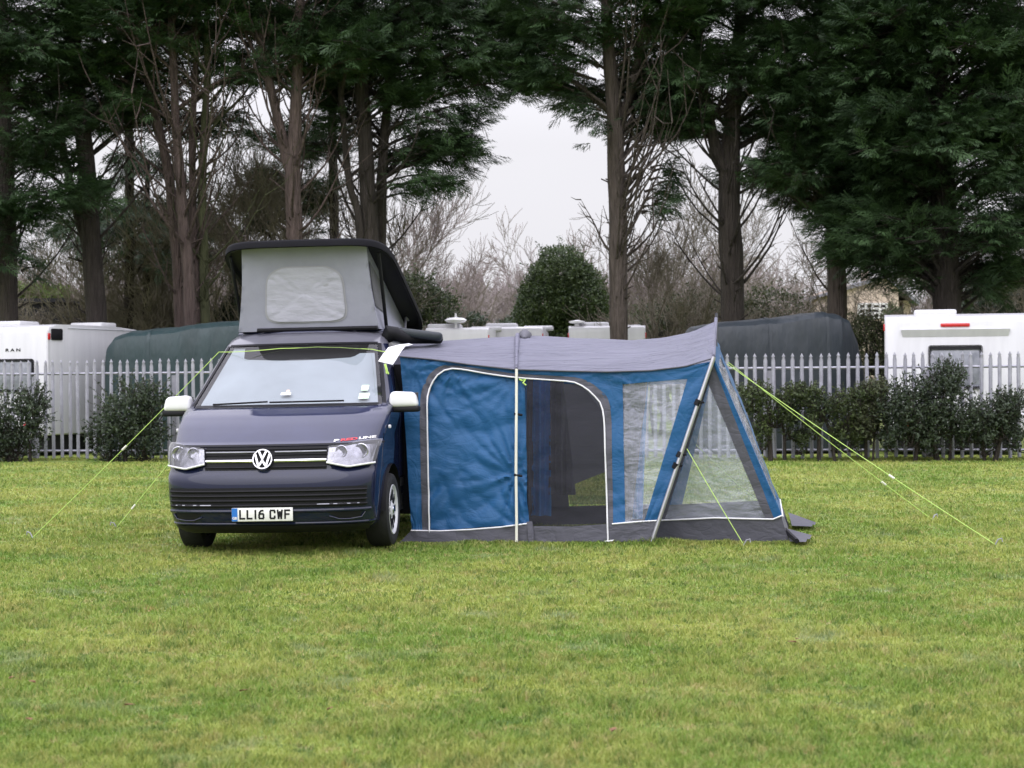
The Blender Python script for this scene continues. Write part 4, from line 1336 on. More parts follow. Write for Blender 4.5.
# --- rear wall: the front one turned about the ridge, plainer
def rwall(x, y, off=0, wr=1.): return mirror_v(wall(x, y, off, wr))
cloth('rear_panel', [(399.5, 356), (411, 531)], [(520, 370), (520, 526)], M['blue'], 0, 16, 16, 1, aw, rwall)
cloth('rear_panel', [(520, 370), (600, 371.8), (712, 361)], [(520, 384), (600, 385), (704, 384)], M['blue'], 0, 16, 4, 1, aw, rwall)
cloth('rear_panel', [(545, 384), (547, 500)], [(600, 384), (602, 478)], M['curtaingrey'], 0, 10, 10, 1, aw, rwall)
cloth('rear_window', [(547, 500), (549, 520)], [(602, 478), (604, 520)], M['mesh'], 0, 10, 10, 1, aw, rwall)
cloth('rear_panel', [(520, 383), (520, 527)], [(545, 383), (548, 527)], M['grey'], 0, 10, 6, 1, aw, rwall)
cloth('rear_panel', [(600, 384), (604, 524)], [(622, 384), (625, 524)], M['blue'], 0, 10, 6, 1, aw, rwall)
cloth('rear_window', [(622, 383), (625, 522)], [(688, 380), (644, 521)], M['clear'], 0, 12, 10, 1, aw, rwall)
cloth('rear_panel', [(712, 361), (657, 522)], [(688, 379), (644, 522)], M['blue'], 0, 12, 6, 1, aw, rwall)
cloth('mud_skirt', [(411, 525), (657, 520)], [(411, 545), (652, 542)], M['grey'], -.002, 30, 4, 1, aw, rwall)
# drapes hanging inside by the door
for (xa, xb, mt, z1) in ((525, 531, 'grey', 524), (531, 549, 'blue', 522), (549, 562, 'grey', 500)):
    fn = lambda x, y, off, wr: wall(x, y, 0, 1.0) + Vector((.06, .75, 0)) * 1.0 + Vector((0, .05 * math.sin(x * .55), 0))
    cloth('curtain', [(xa - 4, 372), (xa - 6, z1)], [(xb - 4, 372), (xb + (10 if mt == 'grey' and xa > 540 else -3), z1)], M['curtain' + mt], 0, 14, 14, 1, aw, fn)

fn = lambda x, y, off, wr: wall(x, y, 0, 1.0) + Vector((.0, .30 + .03 * math.sin(x * .9), 0))
cloth('curtain', [(618, 380), (616, 522)], [(650, 380), (634, 522)], M['curtaingrey'], 0, 20, 14, 1, aw, fn)
cloth('curtain', [(636, 379), (634, 522)], [(651, 379), (645, 522)], M['curtainblue'], 0, 20, 10, 1, aw, lambda x, y, o_, w_: wall(x, y, 0, 1) + Vector((0, .36 + .03 * math.sin(x), 0)))
# --- the pointed end: leaning pole, front triangle, end wall, rear triangle
A0 = Aft; A1 = mirror_v(A0); T1 = mirror_v(T); C0 = mirror_v(Bc, 2.40)
Cfar = ground_at(790, 527.5)
if True: C0 = Cfar


def panel3(name, L, R, mtl, s0, s1, f0, f1, n=16, m_=12, amp=1.):
    """strip of the sheet between the lines L and R; s runs down, f across"""
    rows = []
    nrm = (L[1] - L[0]).cross(R[0] - L[0])
    if nrm.length < 1e-6: nrm = (L[1] - L[0]).cross(R[1] - L[0])
    nrm.normalize()
    for i in range(n):
        s = s0 + (s1 - s0) * i / (n - 1); rows.append([])
        a = L[0].lerp(L[1], s); b = R[0].lerp(R[1], s)
        for k in range(m_):
            f = f0 + (f1 - f0) * k / (m_ - 1); q = a.lerp(b, f)
            rows[-1].append(q + nrm * amp * wrinkle(q) * .8)
    mb = MB(); mb.grid(rows)
    return mb.build(name, mtl, aw, angle=80)


nAT = (T - A0).cross(Bc - A0).normalized()
if nAT.y > 0: nAT = -nAT


def tri(x, y, off=0., wr=1.):
    p = on_plane(x, y, A0, nAT)
    return p + nAT * (off + wr * .8 * wrinkle(p))


cloth('mud_skirt', [(657, 521), (690, 519.3), (715, 518), (745, 518.8), (773, 519.5), (781, 516.5)], [(652, 542), (700, 544), (739, 545), (765, 545.3), (790, 545)], M['grey'], .0, 24, 6, .6, aw, tri)
cloth('window_border', [(713, 360), (658, 521)], [(708.5, 384), (664, 520)], M['grey'], .002, 22, 5, 1, aw, tri)
cloth('window_border', [(712.5, 363), (774, 519)], [(708.3, 384), (765, 518)], M['grey'], .003, 22, 6, 1, aw, tri)
cloth('window_border', [(713.7, 358), (782.5, 517)], [(712, 364), (773.5, 518.5)], M['blue'], .0015, 22, 6, 1, aw, tri)
cloth('window', [(708.5, 383), (664, 520.5)], [(708.3, 383), (765.5, 519)], M['clear'], .0, 24, 20, 1.4, aw, tri)
m = MB(); m.tube([tri(x, y, .014) for x, y in ((657, 520.6), (690, 519), (715, 517.7), (745, 518.5), (773, 519.2), (782, 515.5))], .0075, 6); m.build('piping', M['piping'], aw)
# end wall between the front and the rear hip
B1 = tri(782.5, 516.5); C1 = C0 + (PK - C0) * .14
Lf = (T, B1); Rf = (PK.lerp(T1, .25), C1)
panel3('end_panel', Lf, Rf, M['blue'], 0, .10, 0, 1)
panel3('end_panel', Lf, Rf, M['blue'], .10, 1, 0, .13)
panel3('end_window', Lf, Rf, M['clear'], .10, .93, .13, .80, amp=1.3)
panel3('end_panel', Lf, Rf, M['blue'], .10, 1, .80, 1)
panel3('end_panel', Lf, Rf, M['blue'], .93, 1, .13, .80)
panel3('mud_skirt', (B1, Bc), (C1, C0), M['grey'], 0, 1, 0, 1)
m = MB(); m.tube([B1, C1], .0075, 6); m.build('piping', M['piping'], aw)
# gable between the leaning arch and the end wall top
m = MB(); m.grid([[T.lerp(PK, k / 8) + Vector((.004, 0, 0)) for k in range(9)], [T.lerp(Rf[0], k / 8) for k in range(9)]]); m.build('gable', M['blue'], aw)
# rear triangle
Lr = (T1, A1 + (T1 - A1) * .14); Rr = (T1, C1)
panel3('end_panel', Lr, Rr, M['blue'], .02, 1, 0, .14); panel3('end_panel', Lr, Rr, M['blue'], .02, 1, .86, 1)
panel3('rear_window', Lr, Rr, M['clear'], .02, 1, .14, .86)
panel3('mud_skirt', (Lr[1], A1), (C1, C0), M['grey'], 0, 1, 0, 1)
m = MB(); m.grid([[T1.lerp(PK, k / 8) for k in range(9)], [T1.lerp(Rf[0], k / 8) for k in range(9)]]); m.build('gable', M['blue'], aw)
# skirt flaps lying on the grass
def flap(pts, z=.05):
    g = [ground_at(x, y) + Vector((0, 0, zz)) for x, y, zz in pts]
    m = MB(); m.grid([[g[0].lerp(g[1], k / 5) + Vector((0, 0, .01 * math.sin(k))) for k in range(6)], [g[3].lerp(g[2], k / 5) + Vector((0, 0, .012 * math.sin(k * 2))) for k in range(6)]]); m.build('skirt_flap', M['grey'], aw)
flap([(783, 537, .09), (790, 546, .05), (806, 547, .05), (813, 541, .05)])
flap([(788, 522, .10), (792, 531, .06), (812, 531, .05), (817, 528, .05)])
m = MB(); m.tube([ground_at(785, 541) + Vector((0, 0, .10)), ground_at(797, 548) + Vector((0, 0, .06))], .022, 6); m.build('corner_webbing', M['ink'], aw)
# leaning pole, front and rear, mast tip
m = MB(); m.tube([wall(713.9, 357, .03), wall(690, 427.5, .045), wall(652, 541.5, .03)], .019, 10); p1 = m.build('leaning_pole', M['pole'], aw)
for (x, y) in ((697.3, 403), (679.5, 455), (675.5, 466)):
    m = MB(); a = wall(x - 1.2, y + 2.6, .045); b = wall(x + 1.2, y - 2.6, .045); m.tube([a, b], .027, 8); m.tube([(a + b) / 2, (a + b) / 2 + Vector((.06, .05, .0))], .011, 6); m.build('pole_clip', M['ink'], aw)
m = MB(); m.tube([mirror_v(wall(713.9, 357, .03)), mirror_v(wall(652, 541.5, .03))], .019, 10); m.build('leaning_pole', M['pole'], aw)
m = MB(); m.tube([T.lerp(PK, k / 6) + Vector((0, 0, .02)) for k in range(7)] + [PK + Vector((0, 0, .02))] + [PK.lerp(T1, k / 6) + Vector((0, 0, .02)) for k in range(1, 7)], .016, 8); m.build('end_arch', M['roofgrey'], aw)
m = MB(); m.tube([PK + Vector((0, 0, -.25)), PK + Vector((.005, 0, .07))], .013, 8); m.build('mast_tip', M['grey'], aw)

# --- where it meets the van: rolled tail and white strap
VY = 16.75
m = MB(); m.tube([at(385, 340, VY), at(390, 333, VY), at(396, 334, VY), at(404, 338, VY), at(440, 339, VY + .3)], [.05, .085, .07, .055, .045], 10); m.build('rolled_tail', M['ink'], aw)
m = MB(); m.rbox(-.21, .21, -.12, .12, -.04, .04, .03, 3, Matrix.Translation(at(420, 334.5, VY + .1)) @ Matrix.Rotation(R_(7), 4, 'Y')); m.build('folded_tail', M['tarpdark'], aw)
m = MB()
st = [at(411, 344, 16.3), at(402, 345.5, 16.22), at(395, 349, 16.15), at(389.5, 357, 16.08), at(385.5, 363, 16.05)]
wd = [.02, .03, .06, .065, .065]
rows = [[p + Vector((-w, -.01, w * .25)), p + Vector((0, -.02, 0)), p + Vector((w, 0, -w * .25))] for p, w in zip(st, wd)]
m.grid(rows); m.grid([[q + Vector((0, .008, 0)) for q in r] for r in rows]); m.build('white_strap', M['piping'], aw)
# dark sheet for the shade in the open gap between van and blue wall
m = MB(); m.grid([[VW(.80, 1.62, z), VW(.93, 1.60, z), VW(1.02, 1.56, z)] for z in (.25, .8, 1.3, 1.62)]); m.build('gap_shade', M['ink'], aw)


# ------------------------------------------------------------------ guy ropes and pegs
def guy(label, pts, slider=None, r=.0037, peg=True, plabel=None):
    o0 = pts[-1]
    root = empty('guy_rope', o0, label, 'guy rope')
    P = []
    for a, b in zip(pts, pts[1:]):
        for k in range(8):
            t = k / 8; q = a.lerp(b, t); q.z -= .02 * math.sin(math.pi * t) * min(1, (b - a).length / 3); P.append(q)
    P.append(pts[-1])
    m = MB(); m.tube(P, r, 6); m.build('cord', M['cord'], root)
    if slider is not None:
        i = min(int(len(P) * slider), len(P) - 2); d = (P[i + 1] - P[i]).normalized()
        m = MB(); m.tube([P[i] - d * .03, P[i] + d * .03], .011, 6); m.build('slider', M['polewhite'], root)
    if peg:
        d = (pts[-2] - pts[-1]); d.z = 0; d.normalize()
        m = MB(); m.tube([o0 + Vector((0, 0, -.1)) + d * .06, o0 + Vector((0, 0, .05)) - d * .02, o0 + Vector((0, 0, .06)) - d * .05, o0 + Vector((0, 0, .03)) - d * .055], .006, 6)
        tag(m.build('tent_peg', M['galv'], None, loc=o0), plabel, 'tent peg')


wl = [vm @ fp(x, 1.805 + .03 * (abs(x) / .7) ** 2 * 0, .022) for x in np.linspace(-.72, .72, 13)]
roofL = vm @ Vector((-.76, 1.86, 1.83))
knot = at(387, 352, 16.05)
P0 = ground_at(32, 538)
guy('long yellow green cord over the van windscreen top down to the lawn at far left', [knot] + [at(x, y, 16.42 - .0 * x) for x, y in ((372, 349.2), (340, 347.5), (318, 347), (280, 348.5), (243, 351.5))] + [at(219, 352, 16.7), P0], .92, plabel='steel peg of the long cord left of the van')
guy('short yellow green cord running from behind the van to the lawn', [vm @ Vector((-.90, 3.3, 1.75)), ground_at(116, 528)], .9, plabel='steel peg of the short cord left of the van')
guy('yellow green cord from the awning peak to the farthest right peg', [at(727, 364, 16.6), ground_at(996, 545)], .62, plabel='steel peg farthest right on the lawn')
guy('yellow green cord from the awning peak to the nearer of two right pegs', [at(728, 362, 17.6), ground_at(933, 520)], .72, plabel='steel peg between the awning and the farthest right peg')
guy('yellow green cord from the leaning pole down to the skirt corner', [wall(687, 449, .05), ground_at(744, 545.5) + Vector((0, -.02, .0))], None, plabel='steel peg at the front skirt under the triangular window')
rp = mirror_v(wall(687, 449, .05))
guy('yellow green cord behind the awning seen through its clear window', [rp, rp + Vector((.95, .7, -rp.z))], None, plabel='steel peg behind the awning')
m = MB(); m.tube([at(385, 364, 16.04), at(386.5, 369, 16.03), at(387, 373.5, 16.03)], .012, 6); m.tube([at(386, 369, 16.02), at(388.5, 374, 16.03)], .008, 6); m.build('strap_knot', M['cord'], aw)
m = MB(); m.tube([wall(519, 379, .03), wall(522, 380.5, .035), wall(525.5, 379, .03), wall(523, 383, .03), wall(526, 385, .03)], .008, 6); m.build('cord_bow', M['cord'], aw)
# ------------------------------------------------------------------ vegetation
def tubes_np(segs, sides=4):
    """segs: array rows p0(3) p1(3) r0 r1 -> vertices, quads"""
    S = np.asarray(segs, np.float64); n = len(S)
    p0, p1, r0, r1 = S[:, :3], S[:, 3:6], S[:, 6:7], S[:, 7:8]
    d = p1 - p0; d /= np.maximum(np.linalg.norm(d, axis=1, keepdims=True), 1e-9)
    up = np.where(np.abs(d[:, 2:3]) < .9, np.array([[0, 0, 1.]]), np.array([[1., 0, 0]]))
    a = np.cross(d, up); a /= np.linalg.norm(a, axis=1, keepdims=True); b = np.cross(d, a)
    V = np.zeros((n, 2 * sides, 3))
    for k in range(sides):
        w = 2 * math.pi * k / sides
        o = a * math.cos(w) + b * math.sin(w)
        V[:, k] = p0 + o * r0; V[:, sides + k] = p1 + o * r1
    base = np.arange(n)[:, None] * 2 * sides
    F = np.concatenate([base + np.array([[k, (k + 1) % sides, sides + (k + 1) % sides, sides + k]]) for k in range(sides)], 0)
    return V.reshape(-1, 3), F


class Tris:
    def __init__(s): s.V, s.T = [], []

    def add(s, tri, tint):
        """tri (n,3,3)"""
        s.V.append(tri.reshape(-1, 3)); s.T.append(np.repeat(tint, 3))

    def build(s, name, mtl, parent=None, loc=None):
        V = np.concatenate(s.V); T = np.concatenate(s.T)
        F = np.arange(len(V)).reshape(-1, 3)
        return np_mesh(name, V, F, mtl, parent, loc, attr=T)


def spray_templates(rs, nvar=5):
    """flat feathery sprays of unit length along x"""
    out = []
    for _ in range(nvar):
        tr = []
        def leaf(x, y, z, ang, l, w, droop):
            c, s = math.cos(ang), math.sin(ang)
            p = np.array([x, y, z]); d = np.array([c, s, -droop]); q = np.array([-s, c, 0])
            tr.append([p - q * w / 2 + d * l * .12, p + q * w / 2 + d * l * .25, p + d * l])
        leaf(.0, 0, 0, 0, .55, .09, .05); leaf(.45, 0, -.03, .05, .55, .08, .25)
        for k in range(12):
            x = .06 + .07 * k + rs.rand() * .04; sgn = 1 if k % 2 else -1
            l = (.50 - .34 * x) * (.8 + .5 * rs.rand())
            ang = sgn * (.65 + .45 * rs.rand())
            z = -.12 * x * x + (rs.rand() - .5) * .08
            leaf(x, 0, z, ang, l, .048, .15 + .4 * rs.rand())
            leaf(x + l * .35 * math.cos(ang), l * .35 * math.sin(ang), z - .04, ang * .35, l * .7, .042, .25 + .4 * rs.rand())
        out.append(np.array(tr))
    return out


RS = np.random.RandomState(11)
SPRAYS = spray_templates(RS)


def place_sprays(tris, P, D, size, rs, tint):
    """P (n,3) roots, D (n,3) directions"""
    n = len(P)
    D = D / np.linalg.norm(D, axis=1, keepdims=True)
    U = np.tile(np.array([0, 0, 1.]), (n, 1)) + rs.normal(0, .45, (n, 3))
    Yv = np.cross(U, D); Yv /= np.maximum(np.linalg.norm(Yv, axis=1, keepdims=True), 1e-6); Zv = np.cross(D, Yv)
    which = rs.randint(0, len(SPRAYS), n)
    for k, tp in enumerate(SPRAYS):
        i = np.where(which == k)[0]
        if len(i) == 0: continue
        m = len(tp)
        t = tp.reshape(1, m, 3, 3) * size[i].reshape(-1, 1, 1, 1)
        W = P[i].reshape(-1, 1, 1, 3) + t[..., 0:1] * D[i].reshape(-1, 1, 1, 3) + t[..., 1:2] * Yv[i].reshape(-1, 1, 1, 3) + t[..., 2:3] * Zv[i].reshape(-1, 1, 1, 3)
        tt = np.repeat(tint[i], m) + rs.normal(0, .08, len(i) * m)
        tris.add(W.reshape(-1, 3, 3), tt)


def bough_foliage(tris, segs, A, B, rs, droop=.35, spread=.22, dens=30, size=.46, start=.3, wood=.035):
    """a leafy bough from A (on the stem) to its tip B"""
    A = np.asarray(A, float); B = np.asarray(B, float)
    d = B - A; L = np.linalg.norm(d); h = d / L
    side = np.cross(h, [0, 0, 1.]); side /= max(np.linalg.norm(side), 1e-6)
    bow = .10 * L
    def axis(s): return A + d * s[:, None] + np.array([0, 0, 1.]) * (bow * np.sin(math.pi * s) - droop * np.clip(s - .6, 0, 1) ** 2 * L)[:, None]
    ss = np.linspace(0, 1, 8); q = axis(ss)
    for k in range(7): segs.append(list(q[k]) + list(q[k + 1]) + [wood * (1 - k / 8), wood * (1 - (k + 1) / 8)])
    n = max(6, int(L * dens))
    s = start + (1 - start) * rs.rand(n) ** .8
    lat = np.clip(rs.normal(0, 1, n), -1.7, 1.7) * spread * L * (.35 + .65 * np.sin(math.pi * np.clip((s - start) / (1 - start) * .85 + .12, 0, 1)))
    ver = rs.normal(0, .11, n) - .05 * np.abs(lat)
    P = axis(s) + side * lat[:, None] + np.array([0, 0, 1.]) * ver[:, None]
    # short twig to a few of the sprays
    for k in range(0, n, 5):
        a = axis(np.array([max(0, s[k] - .12)]))[0]
        segs.append(list(a) + list(P[k]) + [wood * .35, wood * .15])
    D = h[None] * (.7 + .3 * rs.rand(n))[:, None] + side * (lat / max(spread * L, .1) * .55)[:, None] + rs.normal(0, .28, (n, 3))
    D[:, 2] += -.20 + .15 * rs.rand(n)
    sz = size * (.65 + .7 * rs.rand(n))
    place_sprays(tris, P, D, sz, rs, .12 + rs.rand() * .22 + .34 * rs.rand(n))


def stem_pts(px, Y):
    """px: list of (x, y, width px) from the ground up"""
    out = []
    for x, y, w in px:
        out.append((at(x, y, Y), .87 * w * Y / FPX / 2))
    return out


def interp_stem(st, z):
    for (a, ra), (b, rb) in zip(st, st[1:]):
        if a.z <= z <= b.z or b is st[-1][0]:
            t = (z - a.z) / max(b.z - a.z, 1e-6)
            return a.lerp(b, t)
    return st[-1][0]


def cypress(label, Y, stems, zL, zR, rad, n, seed, bark='bark', ztop=13.5, dead=10, extra=(), zF=None, thin=1., radR=None, deadlen=1., deadside=0):
    rs = np.random.RandomState(seed)
    S = [stem_pts(s, Y + dy) for s, dy in stems]
    S2 = []
    for s in S:                       # carry the stems to the ground and on above the picture
        (a, ra), (b, rb) = s[-2], s[-1]
        d = (b - a); d = d / max(d.z, .1)
        if b.z > 9: s = s + [(b + d * min(1.5, ztop - b.z) , rb * .75), (b + Vector((d.x * .3 * (ztop - b.z), 0, ztop - b.z)), rb * .25)]
        a, ra = s[0]
        s = [(Vector((a.x, a.y, -.05)), ra * 1.35), (Vector((a.x, a.y, .35)), ra * 1.12)] + s if a.z > .5 else s
        S2.append(s)
    main = S2[0]
    root = empty('cypress_tree', (main[0][0].x, main[0][0].y, 0), label, 'tree', 'tall trees behind the fence')
    mb = MB()
    for s in S2:
        pts = smooth_poly([p for p, r in s], 4); rr = []
        for i in range(len(s) - 1):
            for k in range(4): rr.append(s[i][1] + (s[i + 1][1] - s[i][1]) * k / 4)
        rr.append(s[-1][1])
        q = [p + Vector((.03 * mnoise.noise(Vector((seed, p.z * .9, 0))), 0, 0)) for p in pts]
        rr = [r * (1 + .10 * mnoise.noise(Vector((seed + 3, i * .7, 0)))) for i, r in enumerate(rr)]
        mb.tube(q, rr, 12, cap=False)
    tris = Tris(); segs = []
    for k in range(n):
        az = rs.rand() * 2 * math.pi
        cx = math.cos(az)
        z0 = zL + (zR - zL) * (cx + 1) / 2
        if zF is not None and math.sin(az) < -.3: z0 = z0 + (zF - z0) * min(1, -math.sin(az))
        f = rs.rand() ** 1.15
        zt = z0 + (ztop - z0) * f
        R = rad if (radR is None or cx < 0) else rad + (radR - rad) * cx
        L = R * (.55 + .55 * rs.rand()) * (1 - .55 * max(0, (zt - 9.5) / (ztop - 8)))
        st = S2[rs.randint(len(S2))] if len(S2) > 1 else main
        A = interp_stem(st, max(zt - L * (.25 + .3 * rs.rand()), 2.2))
        if st[-1][0].z < A.z: A = interp_stem(main, A.z)
        B = Vector((A.x + cx * L, A.y + math.sin(az) * L, zt))
        far = zt > 10.6
        bough_foliage(tris, segs, A, B, rs, dens=(15 if far else 30) * thin, size=.62 if far else .46, wood=.02 + .012 * L)
    for (x, y, dy, L, ddx, ddy) in extra:     # boughs whose tip the picture shows
        B = at(x, y, Y + dy); A = interp_stem(main, B.z - .1 * L + ddy); A = Vector((B.x + (A.x - B.x) * ddx, B.y + (A.y - B.y) * ddx, A.z * .5 + B.z * .5))
        bough_foliage(tris, segs, A, B, rs, dens=34, size=.42, start=.25)
    # bare dead branches under the crown, sweeping up
    for k in range(dead):
        az = rs.rand() * 2 * math.pi; cx = math.cos(az)
        if deadside and cx * deadside < 0 and rs.rand() < .97: cx = -cx
        z1 = (zL + (zR - zL) * (cx + 1) / 2)
        zs0 = 3.2 + (z1 + .6 - 3.2) * rs.rand()
        st = S2[rs.randint(len(S2))]; A = interp_stem(st, zs0); L = (1.2 + 2.2 * rs.rand()) * deadlen
        p = np.array(A); d = np.array([cx * .9, math.sin(az) * .9, .35 + .5 * rs.rand()]); d /= np.linalg.norm(d); r = .022 + .022 * rs.rand(); m_ = 7
        for i in range(m_):
            d = d + np.array([0, 0, .16]) + rs.normal(0, .07, 3); d /= np.linalg.norm(d)
            q = p + d * L / m_; segs.append(list(p) + list(q) + [r * (1 - i / (m_ + 1)), r * (1 - (i + 1) / (m_ + 1))])
            if i > 1 and rs.rand() < .8:
                e = d + rs.normal(0, .5, 3); e /= np.linalg.norm(e); l2 = L * .3 * rs.rand() + .2
                mid = q + e * l2 * .5; e2 = e + np.array([0, 0, .4])
                segs.append(list(q) + list(mid) + [r * .45, r * .3]); segs.append(list(mid) + list(mid + e2 * l2 * .5) + [r * .3, r * .12])
            p = q
    for k in range(34):                     # stubs of snapped branches
        st = S2[rs.randint(len(S2))]; A = interp_stem(st, 2.2 + 6 * rs.rand()); az = rs.rand() * 6.283
        p = np.array(A); d = np.array([math.cos(az), math.sin(az), .35 + .4 * rs.rand()]); l = .22 + .35 * rs.rand() ** 2
        segs.append(list(p) + list(p + d * l) + [.022, .010 + .008 * rs.rand()])
    V, F = tubes_np(segs, 4)
    TV = np.array(mb.v); TF = np.array(mb.f)
    np_mesh('trunk', np.concatenate([TV, V]), np.concatenate([TF, F + len(TV)]), M[bark], root, smooth=True)
    tris.build('crown', M['cypress'], root)
    return root


def ZP(y, Y=40.): return HC + (YH - y) * Y / FPX


G = lambda *a: list(a)
cypress('dark cypress at the left edge with boughs hanging lowest on the left', 39.5, [(G((8, 330, 24), (6, 200, 22), (2, 60, 18), (0, -20, 15)), 0)], ZP(275), ZP(215), 2.0, 95, 1, 'barkdark', dead=8, zF=ZP(255), extra=[(18, 236, -1, 1, .5, 0), (28, 252, -.8, 1, .5, 0), (2, 262, -1.1, 1, .4, 0), (34, 216, -1, 1, .5, 0), (8, 205, -1.2, 1, .4, 0), (26, 184, -1, 1, .5, 0), (-6, 236, -.9, 1, .5, 0), (12, 160, -1.2, 1, .4, 0), (36, 268, -.5, 1, .5, 0)])
cypress('tall brown trunk with a thin side stem behind the left caravan', 40.5, [(G((97, 330, 24), (92, 250, 23), (86, 160, 20), (76, 60, 15), (72, -10, 12)), 0), (G((90, 275, 12), (78, 215, 11), (66, 165, 9), (58, 110, 8)), .2)], ZP(145), ZP(115), 2.3, 90, 2, 'barkdark', dead=26, zF=ZP(60))
cypress('clump of several upright stems, one reddish and one mossy, left of the pop-top', 40.0, [(G((190, 330, 15), (188, 270, 14), (181, 190, 12), (176, 120, 10), (170, -10, 8)), -.3), (G((180, 330, 14), (176, 240, 13), (166, 160, 11), (150, 90, 9), (138, 30, 8), (130, -10, 6)), .5), (G((197, 330, 9), (194, 240, 9), (192, 150, 8), (196, 60, 7), (199, -10, 6)), .3)], ZP(105), ZP(110), 2.4, 90, 3, 'barkred', dead=48, zF=ZP(20), deadlen=1.15)
cypress('slim mossy green stem right of the reddish multi-stem clump', 40.3, [(G((205, 330, 11), (204, 250, 10.5), (202, 180, 10), (206, 100, 8), (208, -10, 6)), 0)], ZP(60), ZP(70), 1.7, 20, 31, 'barkmoss', dead=16)
cypress('pale reddish trunk forking in two above the pop-top roof', 39.6, [(G((292, 330, 19), (294, 240, 19), (293, 180, 18.5), (296, 110, 14), (298, 40, 12), (301, -15, 10)), 0), (G((292, 200, 13), (287, 160, 13), (276, 110, 11), (264, 60, 10), (258, 10, 9), (256, -15, 8)), .05)], ZP(60), ZP(65), 2.2, 64, 4, 'barkred', dead=34, zF=ZP(-60))
cypress('dark twin-stemmed cypress right of the pop-top with a long bough over the sky gap', 40.8, [(G((371, 330, 22), (370, 240, 21), (367, 170, 18), (362, 90, 16), (358, -10, 12)), 0), (G((381, 300, 14), (381, 220, 13), (384, 140, 11), (392, 60, 9), (398, -10, 8)), .3), (G((360, 235, 9), (350, 185, 8), (343, 120, 7), (338, 50, 6)), -.2)], ZP(115), ZP(150), 2.2, 115, 5, 'barkdark', dead=20, radR=2.2, zF=ZP(60),
        extra=[(477, 150, -.3, 2.2, .6, 0), (466, 166, .3, 2.2, .7, 0), (456, 182, 0, 2.2, .7, 0), (440, 186, .4, 2, .7, 0), (440, 178, -.6, 2, .8, 0), (470, 136, .4, 2, .6, 0), (480, 120, 0, 2.2, .55, 0), (496, 96, .2, 2.5, .5, 0), (525, 88, -.6, 2.6, .5, 0), (518, 60, .6, 2.6, .5, 0), (530, 40, -.4, 2.6, .5, 0), (510, 20, .2, 2.6, .5, 0), (540, 70, .9, 2.6, .5, 0), (535, 15, .5, 2.6, .5, 0), (488, 108, -.4, 2.5, .5, 0), (425, 196, .2, 2, .8, 0), (460, 150, .8, 2, .7, 0), (415, 185, -.8, 2, .8, 0), (445, 120, -1, 2, .7, 0), (470, 110, 1, 2, .7, 0), (480, 80, 0, 2, .7, 0), (500, 70, .5, 2, .6, 0)] + [(430 + 13.5 * k % 115, (k * 29) % 92 - 12, (k % 5 - 2) * .5, 2, .6, 0) for k in range(26)])
cypress('straight bare lower trunk standing alone right of the sky gap', 39.8, [(G((619, 340, 21), (618, 260, 21), (617, 180, 21), (613, 100, 17), (608, 40, 14), (606, -15, 12)), 0), (G((616, 150, 9), (628, 100, 9), (640, 50, 8), (648, -10, 7)), .1)], ZP(100), ZP(122), 2.0, 105, 6, 'bark', dead=60, zF=ZP(20), deadlen=1.1, deadside=1,
        extra=[(525, 45, .4, 2.5, .6, 0), (515, 65, -.4, 2.5, .6, 0), (530, 20, -.7, 2.5, .6, 0), (505, 30, .6, 2.5, .6, 0), (508, 88, .2, 2.8, .55, 0), (545, 82, 0, 2.5, .6, 0), (560, 92, .4, 2.4, .6, 0), (572, 104, -.4, 2.2, .7, 0), (530, 80, .5, 2.5, .6, 0), (515, 84, -.3, 2.8, .6, 0), (585, 116, .3, 1.8, .8, 0), (560, 80, .8, 2, .7, 0), (535, 70, -.8, 2, .7, 0), (600, 122, -.8, 1.6, .8, 0), (672, 170, .4, .9, .35, 0), (660, 190, .2, .9, .35, 0), (668, 204, .5, .8, .3, 0), (655, 206, .1, .8, .35, 0), (664, 178, 0, .9, .3, 0), (672, 192, .2, .8, .3, 0), (658, 198, -.2, .8, .3, 0), (676, 182, .3, .8, .3, 0), (652, 212, .2, .7, .3, 0), (666, 166, .1, .9, .3, 0), (670, 200, -.1, .7, .3, 0)] + [(500 + 17.3 * k % 95, (k * 23) % 82 - 12, (k % 5 - 2) * .5, 2, .6, 0) for k in range(24)])
cypress('stout dark trunk forking above the slate cover', 40.4, [(G((733, 330, 27), (731, 250, 27), (729, 180, 25), (733, 110, 19), (738, 50, 15), (741, -15, 12)), 0), (G((727, 200, 15), (716, 150, 14), (706, 105, 12), (698, 50, 10), (694, -10, 8)), -.1)], ZP(125), ZP(128), 2.2, 110, 7, 'barkdark', dead=34, zF=ZP(95), deadlen=1.1,
        extra=[(655, 96, 0, 2.2, .7, 0), (665, 118, .4, 2, .7, 0), (680, 130, -.3, 1.8, .8, 0), (775, 172, .3, 1.4, .7, 0)])
cypress('cypress with a short bare trunk beside the house', 40.2, [(G((838, 330, 23), (836, 260, 22), (833, 200, 20), (828, 120, 16), (824, 40, 13), (822, -15, 11)), 0), (G((833, 250, 10), (822, 215, 9), (815, 175, 8)), .1)], ZP(180), ZP(215), 2.1, 160, 8, 'bark', dead=14, zF=ZP(190), radR=2.3)
cypress('broad cypress clothed in foliage almost to the right caravan roof', 39.0, [(G((948, 330, 34), (946, 280, 32), (944, 200, 28), (940, 100, 20), (938, -15, 14)), 0)], ZP(252), ZP(278), 2.7, 300, 9, 'barkdark', dead=14, zF=ZP(255), radR=2.5,
        extra=[(842, 256, 0, 1.8, .6, 0), (858, 268, -.4, 1.8, .7, 0), (878, 276, .2, 1.4, .7, 0), (908, 286, -.6, 1.3, .8, 0), (850, 245, .3, 1.8, .6, 0), (1000, 292, 0, 1.3, .8, 0), (985, 285, -.7, 1.2, .8, 0)])
